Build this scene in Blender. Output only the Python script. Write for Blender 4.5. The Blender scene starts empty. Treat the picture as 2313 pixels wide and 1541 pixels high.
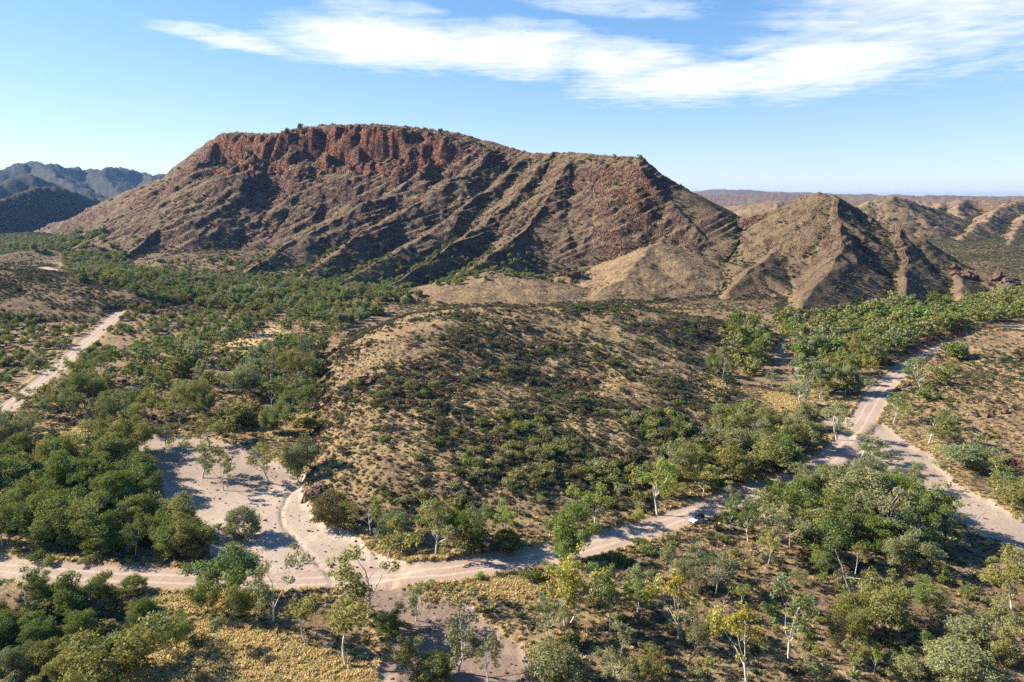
import bpy, math, random
import numpy as np
from mathutils import Vector, Matrix

random.seed(7)
RNG = np.random.default_rng(11)
SC = bpy.context.scene
COL = SC.collection

# ----------------------------------------------------------------- camera, world, sun, exposure
CAM_H = 90.0
FPX = 1542.0                      # focal length in pixels of the 2313 px wide photograph (24 mm on a 36 mm sensor)
CX, CY = 1156.5, 770.5
PITCH = math.radians(11.67)
cam_data = bpy.data.cameras.new('camera')
cam_data.lens = 24.0
cam_data.sensor_width = 36.0
cam_data.clip_start = 1.0
cam_data.clip_end = 80000.0
cam = bpy.data.objects.new('camera', cam_data)
COL.objects.link(cam)
cam.location = (0, 0, CAM_H)
cam.rotation_euler = (math.pi / 2 - PITCH, 0, 0)
SC.camera = cam

SUN_EL = math.radians(31)
SUN_AZ = math.radians(-77)        # measured clockwise from +Y: the sun stands left, a little ahead of the camera
sun_dir = Vector((math.sin(SUN_AZ) * math.cos(SUN_EL), math.cos(SUN_AZ) * math.cos(SUN_EL), math.sin(SUN_EL)))
sun_data = bpy.data.lights.new('sun', 'SUN')
sun_data.energy = 5.0
sun_data.angle = math.radians(0.5)
sun_data.color = (1.0, 0.89, 0.73)
sun = bpy.data.objects.new('sun', sun_data)
COL.objects.link(sun)
sun.rotation_euler = sun_dir.to_track_quat('Z', 'Y').to_euler()
sun.location = (-300, 100, 400)

SC.view_settings.view_transform = 'Standard'
SC.view_settings.look = 'None'
SC.view_settings.exposure = 1.5
SC.view_settings.gamma = 1.0
SC.view_settings.use_curve_mapping = False
SC.render.engine = 'CYCLES'
SC.cycles.max_bounces = 5
SC.cycles.diffuse_bounces = 3
SC.cycles.transmission_bounces = 2
SC.cycles.volume_bounces = 0
SC.cycles.use_denoising = False
SC.cycles.denoiser = 'OPENIMAGEDENOISE'
SC.cycles.denoising_input_passes = 'RGB_ALBEDO_NORMAL'
SC.cycles.denoising_prefilter = 'ACCURATE'


class NT:
    """small helper to write node trees"""
    def __init__(self, tree):
        self.t = tree
        self.n = tree.nodes
        self.l = tree.links

    def new(self, typ, **kw):
        nd = self.n.new(typ)
        for k, v in kw.items():
            setattr(nd, k, v)
        return nd

    def put(self, sock, v):
        if isinstance(v, bpy.types.NodeSocket):
            self.l.new(v, sock)
        elif v is not None:
            if hasattr(sock.default_value, '__len__') and isinstance(v, (int, float)):
                sock.default_value = (v, v, v)
            else:
                sock.default_value = v

    def math(self, op, a, b=None, c=None, clamp=False):
        nd = self.new('ShaderNodeMath', operation=op)
        nd.use_clamp = clamp
        self.put(nd.inputs[0], a)
        if b is not None:
            self.put(nd.inputs[1], b)
        if c is not None:
            self.put(nd.inputs[2], c)
        return nd.outputs[0]

    def vmath(self, op, a, b=None):
        nd = self.new('ShaderNodeVectorMath', operation=op)
        self.put(nd.inputs[0], a)
        if b is not None:
            self.put(nd.inputs[1], b)
        return nd.outputs['Value'] if op in ('LENGTH', 'DOT_PRODUCT') else nd.outputs[0]

    def comb(self, x=0.0, y=0.0, z=0.0):
        nd = self.new('ShaderNodeCombineXYZ')
        self.put(nd.inputs[0], x)
        self.put(nd.inputs[1], y)
        self.put(nd.inputs[2], z)
        return nd.outputs[0]

    def noise(self, vec, scale, detail=4.0, rough=0.55, dist=0.0, color=False):
        nd = self.new('ShaderNodeTexNoise')
        if vec is not None:
            self.put(nd.inputs['Vector'], vec)
        nd.inputs['Scale'].default_value = scale
        nd.inputs['Detail'].default_value = detail
        nd.inputs['Roughness'].default_value = rough
        nd.inputs['Distortion'].default_value = dist
        return nd.outputs[1 if color else 0]

    def remap(self, v, a, b, c=0.0, d=1.0, smooth=True):
        nd = self.new('ShaderNodeMapRange')
        nd.interpolation_type = 'SMOOTHSTEP' if smooth else 'LINEAR'
        self.put(nd.inputs[0], v)
        for i, k in enumerate((a, b, c, d)):
            self.put(nd.inputs[i + 1], k)
        return nd.outputs[0]

    def mix(self, f, a, b, blend='MIX'):
        nd = self.new('ShaderNodeMix', data_type='RGBA', blend_type=blend)
        nd.clamp_factor = True
        self.put(nd.inputs[0], f)
        for s, v in ((nd.inputs[6], a), (nd.inputs[7], b)):
            if isinstance(v, tuple) and len(v) == 3:
                v = (*v, 1.0)
            self.put(s, v)
        return nd.outputs[2]

    def attr(self, name):
        nd = self.new('ShaderNodeAttribute')
        nd.attribute_name = name
        return nd.outputs['Fac']


def px_az_el(px, py):
    """azimuth and elevation (degrees) of the sight line through a pixel of the photograph"""
    d = Vector(((px - CX) / FPX, 1.0, -(py - CY) / FPX))
    c, s = math.cos(PITCH), math.sin(PITCH)
    v = Vector((d.x, d.y * c + d.z * s, -d.y * s + d.z * c)).normalized()
    return math.degrees(math.atan2(v.x, v.y)), math.degrees(math.asin(v.z))


world = bpy.data.worlds.new('World')
SC.world = world
world.use_nodes = True
w = NT(world.node_tree)
w.n.clear()
sky = w.new('ShaderNodeTexSky', sky_type='NISHITA')
sky.sun_disc = False
sky.sun_elevation = SUN_EL
sky.sun_rotation = SUN_AZ
sky.altitude = 700
sky.air_density = 1.0
sky.dust_density = 0.0
sky.ozone_density = 1.8
tc = w.new('ShaderNodeTexCoord')
sep = w.new('ShaderNodeSeparateXYZ')
w.put(sep.inputs[0], tc.outputs['Generated'])
wx, wy, wz = sep.outputs
az = w.math('MULTIPLY', w.math('ARCTAN2', wx, wy), 57.29578)
el = w.math('MULTIPLY', w.math('ARCSINE', wz), 57.29578)
zc = w.math('MAXIMUM', wz, 0.03)
plane = w.comb(w.math('DIVIDE', wx, zc), w.math('DIVIDE', wy, zc), 0.0)     # the high cloud layer seen from below
warp = w.vmath('MULTIPLY', w.vmath('SUBTRACT', w.noise(plane, 1.6, 5, 0.6, color=True), 0.5), (2.2, 1.6, 0.0))
big_warp = w.vmath('MULTIPLY', w.vmath('SUBTRACT', w.noise(plane, 0.35, 2, 0.5, color=True), 0.5), (5.0, 1.6, 0.0))
ae = w.vmath('ADD', w.vmath('ADD', w.comb(az, el, 0.0), warp), big_warp)
mask = None
# cloud banks: pixel centre, half sizes in degrees, tilt in degrees, strength
for (cx, cy, rx, ry, tilt, k) in ((860, 98, 10.0, 2.5, 2, 1.45), (1160, 112, 9.5, 2.4, 3, 1.4), (1400, 140, 7.0, 1.9, 2, 1.25), (1560, 182, 11.0, 1.8, -1, 1.3),
                                  (1850, 145, 9.5, 2.5, -5, 1.3), (2080, 40, 13.5, 4.6, -4, 0.85), (500, 86, 6.2, 0.7, 5, 0.95), (1760, 100, 6.0, 1.6, -8, 0.6),
                                  (1400, 12, 9.0, 1.0, 5, 0.72), (860, 20, 6.2, 1.1, 3, 0.58), (1210, 55, 7.0, 0.8, 3, 0.55), (760, 50, 5, 0.8, 6, 0.7),
                                  (2700, 20, 12, 3.0, -6, 0.8), (-900, 60, 12, 1.2, 4, 0.7)):
    a0, e0 = px_az_el(cx, cy)
    mp = w.new('ShaderNodeMapping')
    mp.vector_type = 'TEXTURE'
    mp.inputs['Location'].default_value = (a0, e0, 0)
    mp.inputs['Rotation'].default_value = (0, 0, math.radians(-tilt))
    mp.inputs['Scale'].default_value = (rx, ry, 1)
    w.put(mp.inputs['Vector'], ae)
    r = w.vmath('LENGTH', mp.outputs[0])
    v = w.math('MULTIPLY', w.remap(r, 1.25, 0.15), k)
    mask = v if mask is None else w.math('MAXIMUM', mask, v)
# the same kind of thin cloud goes on, loosely, over the rest of the sky
rest = w.math('MULTIPLY', w.remap(w.noise(plane, 0.22, 5, 0.6), 0.6, 0.78), w.remap(el, 22, 34))
mask = w.math('MAXIMUM', mask, rest)
fine = w.noise(w.vmath('MULTIPLY', plane, (1.0, 0.8, 1.0)), 3.2, 7, 0.62, 0.4)
streak = w.noise(w.vmath('MULTIPLY', w.vmath('ADD', plane, w.vmath('MULTIPLY', warp, 0.06)), (0.55, 2.6, 1.0)), 2.4, 8, 0.66, 0.3)
tex = w.math('ADD', mask, w.math('ADD', w.math('MULTIPLY', w.math('SUBTRACT', fine, 0.5), 1.7), w.math('MULTIPLY', w.math('SUBTRACT', streak, 0.5), 0.95)))
cover = w.math('MULTIPLY', w.remap(tex, 0.08, 1.32, 0.0, 1.0, False), w.remap(mask, 0.02, 0.35))
cover = w.math('MULTIPLY', cover, 0.96)
sky_hsv = w.new('ShaderNodeHueSaturation')
sky_hsv.inputs['Saturation'].default_value = 1.22
sky_c = w.mix(1.0, sky.outputs[0], (0.87, 0.955, 1.20), 'MULTIPLY')
sky_c = w.vmath('DIVIDE', sky_c, w.vmath('ADD', w.vmath('MULTIPLY', sky_c, 0.11), 1.0))      # soft shoulder, as a camera records the bright horizon
w.put(sky_hsv.inputs['Color'], sky_c)
mixc = w.mix(cover, sky_hsv.outputs[0], (4.25, 4.35, 4.5))
bg = w.new('ShaderNodeBackground')
w.put(bg.inputs['Color'], mixc)
bg.inputs['Strength'].default_value = 0.094
wo = w.new('ShaderNodeOutputWorld')
w.l.new(bg.outputs[0], wo.inputs['Surface'])


# ----------------------------------------------------------------- helpers: sight lines, noise, distances
def ray(px, py):
    """sight line direction scaled so that its forward (y) component is 1"""
    px = np.asarray(px, float)
    py = np.asarray(py, float)
    dx, dz = (px - CX) / FPX, -(py - CY) / FPX
    c, s = math.cos(PITCH), math.sin(PITCH)
    yy = c + dz * s
    return dx / yy, (-s + dz * c) / yy


def at_d(px, py, d):
    a, b = ray(px, py)
    return float(a * d), float(d), float(CAM_H + b * d)


def at_z(px, py, z):
    a, b = ray(px, py)
    d = (z - CAM_H) / b
    return float(a * d), float(d), float(z)


_perm = np.random.default_rng(5).permutation(256)
_perm = np.concatenate([_perm, _perm, _perm])
_ang = np.random.default_rng(6).random(256) * 2 * np.pi
_gx, _gy = np.cos(_ang), np.sin(_ang)


def perlin(x, y, seed=0):
    x = np.asarray(x, float) + seed * 37.17
    y = np.asarray(y, float) + seed * 91.73
    xi = np.floor(x)
    yi = np.floor(y)
    xf = x - xi
    yf = y - yi
    xi = xi.astype(np.int64) & 255
    yi = yi.astype(np.int64) & 255
    u = xf * xf * xf * (xf * (xf * 6 - 15) + 10)
    v = yf * yf * yf * (yf * (yf * 6 - 15) + 10)

    def g(ix, iy, fx, fy):
        h = _perm[_perm[ix & 255] + (iy & 255)]
        return _gx[h] * fx + _gy[h] * fy
    a = g(xi, yi, xf, yf)
    b = g(xi + 1, yi, xf - 1, yf)
    c = g(xi, yi + 1, xf, yf - 1)
    d = g(xi + 1, yi + 1, xf - 1, yf - 1)
    return (a + u * (b - a) + v * ((c + u * (d - c)) - (a + u * (b - a)))) * 1.5


def fbm(x, y, wl, octs, seed=0, gain=0.5, ridged=False):
    r = np.zeros_like(np.asarray(x, float))
    amp, tot = 1.0, 0.0
    for i in range(octs):
        n = perlin(x / wl, y / wl, seed + i)
        if ridged:
            n = 1.0 - 2.0 * np.abs(n)
        r += n * amp
        tot += amp
        amp *= gain
        wl *= 0.5
    return r / tot


def sstep(a, b, x):
    t = np.clip((x - a) / (b - a), 0, 1)
    return t * t * (3 - 2 * t)


def seg_dist(x, y, p, q):
    vx, vy = q[0] - p[0], q[1] - p[1]
    L = vx * vx + vy * vy + 1e-9
    t = np.clip(((x - p[0]) * vx + (y - p[1]) * vy) / L, 0, 1)
    dx, dy = x - (p[0] + t * vx), y - (p[1] + t * vy)
    return np.sqrt(dx * dx + dy * dy), t, vx * dy - vy * dx


def line_dist(x, y, pts):
    best = np.full(np.shape(x), 1e9)
    for p, q in zip(pts[:-1], pts[1:]):
        d, t, s = seg_dist(x, y, p, q)
        best = np.minimum(best, d)
    return best


def poly_sd(x, y, pts):
    """signed distance to a polygon, negative inside"""
    d = line_dist(x, y, list(pts) + [pts[0]])
    inside = np.zeros(np.shape(x), bool)
    n = len(pts)
    for i in range(n):
        x1, y1 = pts[i][:2]
        x2, y2 = pts[(i + 1) % n][:2]
        c = ((y1 > y) != (y2 > y)) & (x < (x2 - x1) * (y - y1) / (y2 - y1 + 1e-12) + x1)
        inside ^= c
    return np.where(inside, -d, d)


# ----------------------------------------------------------------- the lie of the land
def crest(pts):
    """(px, py, distance) -> world points"""
    return [at_d(*p) for p in pts]


def spur(pix, d0, zfoot):
    """a spur from a crest at distance d0 down to a foot of known height"""
    foot = at_z(pix[-1][0], pix[-1][1], zfoot)
    n = len(pix)
    out = []
    for i, (a, b) in enumerate(pix):
        t = i / (n - 1)
        out.append(at_d(a, b, d0 + (foot[1] - d0) * t) if i < n - 1 else foot)
    return out


MOUNTAIN, PYRAMID, MOUND, KNOLL, LEFT_HILL, RIGHT_HILL, FAR_LEFT, FAR_RIGHT, FAR_BLUE = range(1, 10)
# each ridge: id, points, slope on its left, slope on its right (looking along it), apron height share, apron slope
RIDGES = []


def ridge(gid, pts, sl, sr=None, ap=0.0, aps=0.12):
    RIDGES.append((gid, pts, sl, sr if sr is not None else sl, ap, aps))


main_crest = crest([(60, 525, 1950), (150, 497, 1850), (240, 452, 1700), (380, 395, 1520), (430, 347, 1450), (500, 300, 1390), (560, 299, 1350),
                    (620, 300, 1300), (660, 288, 1250), (760, 280, 1220), (840, 277, 1200), (940, 285, 1180), (1050, 299, 1150),
                    (1130, 324, 1120), (1200, 344, 1090), (1290, 342, 1010), (1380, 350, 950), (1445, 352, 905), (1475, 390, 915),
                    (1508, 434, 945), (1548, 470, 985), (1600, 512, 1050)])
ridge(MOUNTAIN, main_crest[:15], 0.42, 0.98)
ridge(MOUNTAIN, main_crest[14:], 0.9, 0.98)
ridge(MOUNTAIN, [(p[0] * 1.10, p[1] * 1.13 + 60, p[2] * 0.98 + 4) for p in main_crest[5:14]], 0.4, 0.7)
for pix, d0, zf in (([(500, 300), (420, 372), (330, 450), (230, 505), (150, 548)], 1390, 3),
                    ([(650, 290), (575, 358), (490, 425), (400, 500), (310, 560), (240, 600)], 1255, 4),
                    ([(835, 280), (770, 400), (640, 465), (500, 535), (400, 590)], 1200, 6),
                    ([(1030, 300), (960, 400), (820, 470), (690, 530), (560, 610)], 1150, 5),
                    ([(1130, 325), (1050, 400), (930, 470), (800, 545), (680, 625)], 1120, 5),
                    ([(1200, 345), (1120, 435), (1000, 510), (880, 575), (770, 640)], 1085, 5),
                    ([(1250, 343), (1190, 430), (1090, 515), (980, 585), (880, 645)], 1040, 6),
                    ([(1310, 344), (1260, 430), (1190, 520), (1090, 590), (990, 650)], 1000, 6),
                    ([(1385, 352), (1340, 430), (1310, 500), (1250, 560), (1180, 615)], 945, 10),
                    ([(1450, 354), (1420, 440), (1395, 510), (1345, 570), (1300, 610)], 905, 12),
                    ([(1470, 385), (1475, 450), (1470, 510), (1440, 560)], 905, 22)):
    ridge(MOUNTAIN, spur(pix, d0, zf), 1.15 if d0 < 910 else random.uniform(0.68, 0.86), random.uniform(0.46, 0.58))
    ridge(MOUNTAIN, [(p[0], p[1], p[2] * 0.3) for p in spur(pix, d0, zf)], 0.15)
# the pyramid shaped hill with its ribs
ridge(PYRAMID, crest([(1520, 600, 850), (1580, 570, 850), (1640, 540, 845), (1750, 480, 820), (1815, 442, 800), (1850, 433, 790), (1880, 445, 785), (1950, 490, 770),
                      (2030, 522, 740), (2090, 572, 720), (2150, 603, 700), (2230, 618, 680), (2313, 628, 670), (2420, 640, 660)]), 0.5, 0.66)
ridge(PYRAMID, spur([(1822, 440), (1818, 490), (1826, 545), (1838, 600)], 796, 20), 1.15, 0.44)      # left lip of the dark gully
ridge(PYRAMID, spur([(1815, 443), (1795, 510), (1745, 575), (1690, 610), (1640, 660)], 800, 6), 0.62, 0.5)
ridge(PYRAMID, spur([(1878, 442), (1900, 500), (1888, 560), (1855, 620), (1808, 680), (1770, 735)], 786, 2), 0.62, 0.85)
for pix, d0, zf, s in (
                       ([(1935, 482), (1925, 540), (1900, 600), (1880, 650), (1865, 705)], 772, 2, 0.72),
                       ([(2030, 522), (2035, 580), (2032, 640), (2025, 700)], 740, 2, 0.85),
                       ([(2150, 603), (2160, 640), (2170, 680)], 700, 3, 0.7),
                       ([(2260, 622), (2265, 650), (2270, 680)], 680, 3, 0.7)):
    ridge(PYRAMID, spur(pix, d0, zf), s * 0.85, s * 0.85)
ridge(PYRAMID, crest([(1600, 588, 760), (1670, 605, 700), (1730, 625, 670), (1775, 660, 640)]), 0.36, 0.5)
# low grassy mounds in front of the mountain
ridge(MOUND, crest([(1490, 548, 770), (1470, 556, 745), (1430, 590, 700), (1400, 630, 655), (1340, 665, 620)]), 0.36, 0.42)
ridge(MOUND, crest([(1490, 548, 770), (1520, 590, 730), (1545, 640, 680), (1560, 680, 630)]), 0.4, 0.4)
ridge(MOUND, crest([(950, 668, 640), (1020, 636, 655), (1110, 616, 665), (1180, 628, 655), (1230, 655, 630)]), 0.2, 0.24)
ridge(MOUND, crest([(1255, 634, 720), (1290, 607, 725), (1330, 630, 720)]), 0.55)
# the scrubby knoll inside the bend of the road: a thin plate laid over spot heights
SPOT = [(722, 1090, 2.5), (750, 1020, 6), (795, 950, 9), (812, 880, 13), (850, 795, 18), (930, 718, 22), (1100, 702, 23), (1300, 706, 21), (1500, 722, 16), (1590, 752, 9),
        (760, 1180, 0), (900, 1235, 0), (1090, 1255, 0), (1300, 1220, 0), (1500, 1160, 0), (1700, 1085, 0), (1850, 1000, 0), (1760, 930, 0), (1660, 850, 0.5), (1660, 790, 2),
        (685, 1060, 0), (700, 990, 0), (715, 930, 0), (715, 880, 0), (735, 800, 0), (780, 745, 0), (1010, 850, 14.5), (1200, 790, 16), (1400, 790, 13), (1330, 860, 8.5), (1100, 950, 9),
        (950, 1000, 8), (1300, 950, 7.5), (1250, 1080, 3.5), (1000, 1110, 4), (850, 1080, 5), (1500, 880, 7), (1480, 1000, 4), (1620, 920, 2), (1560, 1060, 1.5), (860, 900, 12.5)]
SPOT = [at_z(a, b, c * 1.06 if c > 2 else c) for a, b, c in SPOT] + [(-140, 520, 1), (-60, 520, 3), (20, 530, 5), (100, 530, 4), (170, 500, 2), (-170, 420, 0), (-150, 250, -1), (-100, 150, -1), (60, 130, -1), (210, 300, -1), (200, 400, 0)]


def thin_plate(pts):
    p = np.array(pts)
    xy, z = p[:, :2] / 100.0, p[:, 2]
    n = len(p)
    r2 = ((xy[:, None] - xy[None]) ** 2).sum(-1)
    K = 0.5 * r2 * np.log(r2 + 1e-12) + 0.002 * np.eye(n)
    A = np.zeros((n + 3, n + 3))
    A[:n, :n] = K
    A[:n, n] = A[n, :n] = 1
    A[:n, n + 1:] = xy
    A[n + 1:, :n] = xy.T
    wgt = np.linalg.solve(A, np.concatenate([z, [0, 0, 0]]))

    def f(x, y):
        x, y = x / 100.0, y / 100.0
        v = wgt[n] + wgt[n + 1] * x + wgt[n + 2] * y
        for i in range(n):
            q = (x - xy[i, 0]) ** 2 + (y - xy[i, 1]) ** 2
            v = v + wgt[i] * 0.5 * q * np.log(q + 1e-12)
        return v
    return f


knoll = thin_plate(SPOT)
ridge(RIGHT_HILL, [(310, 440, 7), (295, 350, 15), (290, 280, 18), (300, 210, 18), (340, 140, 18)], 0.12, 0.145)
ridge(LEFT_HILL, [at_z(*p) for p in ((-300, 590, 40), (-60, 612, 28), (80, 645, 18), (190, 682, 6))], 0.13, 0.16)
ridge(LEFT_HILL, [at_z(*p) for p in ((40, 572, 13), (110, 566, 15), (185, 582, 7))], 0.22)
# far hills on the left, their valley sides turned away from the sun
ridge(FAR_LEFT, crest([(-260, 440, 1700), (-100, 455, 1900), (0, 450, 2050), (60, 430, 2180), (110, 416, 2300), (160, 430, 2420), (225, 458, 2600), (310, 505, 2800)]), 0.5, 0.78)
ridge(FAR_LEFT, crest([(-300, 420, 2800), (0, 408, 3200), (60, 396, 3350), (100, 402, 3500), (150, 425, 3600), (210, 442, 3750), (290, 455, 3900)]), 0.45, 0.75)
ridge(FAR_LEFT, crest([(100, 402, 3500), (50, 440, 3100), (20, 470, 2800)]), 0.55)
ridge(FAR_BLUE, crest([(-500, 360, 4300), (-200, 385, 4600), (0, 376, 4900), (40, 367, 5000), (80, 364, 5150), (150, 373, 5350), (210, 381, 5600), (270, 377, 5900), (330, 389, 6200), (420, 402, 6600), (600, 415, 7400)]), 0.4, 0.72)
for pix, d0, zf in (([(80, 364), (130, 400), (190, 430)], 5150, 60), ([(210, 381), (250, 410), (290, 440)], 5600, 60), ([(330, 389), (340, 410), (350, 440)], 6200, 60)):
    ridge(FAR_BLUE, [at_d(p[0], p[1], d0 - 500 * i) for i, p in enumerate(pix)], 0.5)
# far hills on the right
ridge(FAR_RIGHT, crest([(1540, 478, 2700), (1620, 470, 2600), (1690, 464, 2500), (1740, 453, 2450), (1790, 468, 2400), (1850, 480, 2350)]), 0.3, 0.36, 0.3, 0.1)
ridge(FAR_RIGHT, crest([(1900, 482, 1750), (1950, 462, 1780), (2000, 444, 1800), (2040, 450, 1820), (2075, 462, 1850), (2110, 470, 1900)]), 0.42, 0.5, 0.2, 0.1)
ridge(FAR_RIGHT, crest([(2075, 452, 2500), (2120, 457, 2450), (2180, 450, 2400), (2260, 455, 2300), (2313, 448, 2250), (2500, 440, 2200), (2800, 430, 2100)]), 0.4, 0.42, 0.25, 0.1)
for pix, d0, d1 in (([(2130, 458), (2115, 480), (2090, 505), (2060, 525)], 2400, 1750), ([(2170, 452), (2165, 480), (2190, 505), (2215, 530)], 2380, 1650),
                    ([(2300, 450), (2270, 470), (2225, 500), (2170, 535)], 2260, 1550), ([(2400, 446), (2340, 480), (2300, 520), (2280, 548)], 2200, 1400),
                    ([(2500, 440), (2480, 490), (2440, 545)], 2200, 1300)):
    ridge(FAR_RIGHT, [at_d(p[0], p[1], d0 + (d1 - d0) * i / (len(pix) - 1)) for i, p in enumerate(pix)], 0.5, 0.55)
ridge(FAR_RIGHT, crest([(1480, 446, 6800), (1560, 441, 6600), (1700, 437, 6500), (1900, 440, 6300), (2050, 442, 6000), (2313, 443, 5600), (2700, 442, 5200)]), 0.16, 0.2)
ridge(FAR_BLUE, crest([(1400, 440, 12500), (1545, 433, 12000), (1640, 426, 12000), (1720, 431, 12000), (1820, 432, 11800), (1900, 437, 11500), (2060, 440, 11500), (2180, 443, 11000), (2400, 443, 11000), (2800, 442, 11000)]), 0.2, 0.24)
for i in range(22):      # hills all the way round, beyond what the photograph shows
    a0 = math.radians(62 + i * 10.8)
    d0 = 3600 + 1500 * math.sin(i * 2.4)
    ridge(FAR_BLUE, [(math.sin(a0 - 0.13) * d0 * 1.15, math.cos(a0 - 0.13) * d0 * 1.15, 70), (math.sin(a0) * d0, math.cos(a0) * d0, 150 + 60 * math.sin(i * 1.7)),
                     (math.sin(a0 + 0.13) * d0 * 1.1, math.cos(a0 + 0.13) * d0 * 1.1, 90)], 0.3)

# roads, creek beds (world polylines and polygons at the valley floor)
ROAD = [at_z(*p, 0)[:2] for p in ((-260, 1262), (-60, 1278), (100, 1292), (250, 1304), (440, 1310), (600, 1311), (750, 1302), (900, 1296), (1000, 1289), (1090, 1277), (1200, 1260),
                                  (1300, 1242), (1400, 1212), (1500, 1180), (1570, 1156), (1650, 1128), (1720, 1101), (1800, 1075), (1860, 1048), (1905, 1012), (1930, 975), (1950, 945),
                                  (1970, 910), (1990, 880), (2015, 855), (2050, 828), (2100, 796), (2160, 775), (2230, 757), (2330, 738), (2500, 715))]
ROAD2 = [at_z(*p, 0)[:2] for p in ((-300, 1060), (-60, 968), (0, 933), (40, 902), (108, 850), (168, 795), (218, 752), (255, 720), (268, 708))]
ROAD3 = [at_z(*p, 0)[:2] for p in ((342, 688), (375, 683))]
ROAD4 = [at_z(*p, 0)[:2] for p in ((160, 652), (150, 632), (130, 613), (100, 604))]
CREEK_A = [at_z(*p, 0)[:2] for p in ((300, 1005), (330, 985), (420, 985), (520, 1000), (600, 1025), (690, 1075), (688, 1135), (740, 1178), (815, 1218), (850, 1250), (960, 1290),
                                     (760, 1330), (640, 1318), (560, 1296), (480, 1262), (455, 1215), (400, 1165), (365, 1110), (335, 1055))]
WASH = [at_z(*p, 0)[:2] for p in ((720, 1315), (880, 1300), (980, 1320), (1060, 1345), (1130, 1380), (1210, 1440), (1260, 1520), (1330, 1640), (900, 1640), (870, 1540), (800, 1500), (850, 1420), (830, 1370), (740, 1340))]
CREEK_B = [at_z(*p, 0)[:2] for p in ((1850, 1085), (1900, 1050), (1925, 1000), (1960, 958), (1995, 950), (2060, 1003), (2110, 1022), (2165, 1090), (2250, 1130), (2330, 1172), (2600, 1300),
                                     (2600, 1390), (2330, 1250), (2200, 1200), (2130, 1158), (2060, 1118), (1985, 1072), (1930, 1072), (1880, 1100))]
CREEK_C = [at_z(*p, 0)[:2] for p in ((1925, 990), (1850, 900), (1800, 840), (1770, 800), (1760, 770), (1830, 740), (1960, 722), (2150, 712), (2400, 690))]
CHANNEL = [at_z(*p, 0)[:2] for p in ((668, 1090), (650, 1118), (633, 1140), (634, 1165), (655, 1195), (690, 1235), (722, 1268), (752, 1300))]
ROAD_HALF, ROAD2_HALF = 5.1, 5.0


def land_masks(x, y):
    """distances (m) from road edges and creek edges, negative inside"""
    n = np.shape(x)
    road = np.full(n, 99.0)
    creek = np.full(n, 99.0)
    lat = np.full(n, 9.0)
    near = (np.hypot(x, y) < 1500) & (y > 30)
    xn, yn = x[near], y[near]
    if xn.size:
        e = 1.1 * fbm(xn, yn, 9, 3, 40)
        d1 = line_dist(xn, yn, ROAD)
        d2 = np.minimum(line_dist(xn, yn, ROAD2), np.minimum(line_dist(xn, yn, ROAD3), line_dist(xn, yn, ROAD4)))
        lat[near] = np.minimum(d1, d2)
        road[near] = np.minimum(d1 - ROAD_HALF, d2 - ROAD2_HALF) + e * 0.55
        e2 = 2.6 * fbm(xn, yn, 16, 4, 50)
        c = np.minimum(poly_sd(xn, yn, CREEK_A), poly_sd(xn, yn, CREEK_B) + 0.8)
        c = np.minimum(c, poly_sd(xn, yn, WASH) + 3.0 + 1.6 * e2)
        c = np.minimum(c, line_dist(xn, yn, CREEK_C) - 2.2 + 2.2 * e2)
        creek[near] = c + e2 + 1.3 * fbm(xn, yn, 4.5, 2, 55)
    return road, creek, lat


STRATA = Vector((-0.45, 0.23, 0.80)).normalized()


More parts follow.
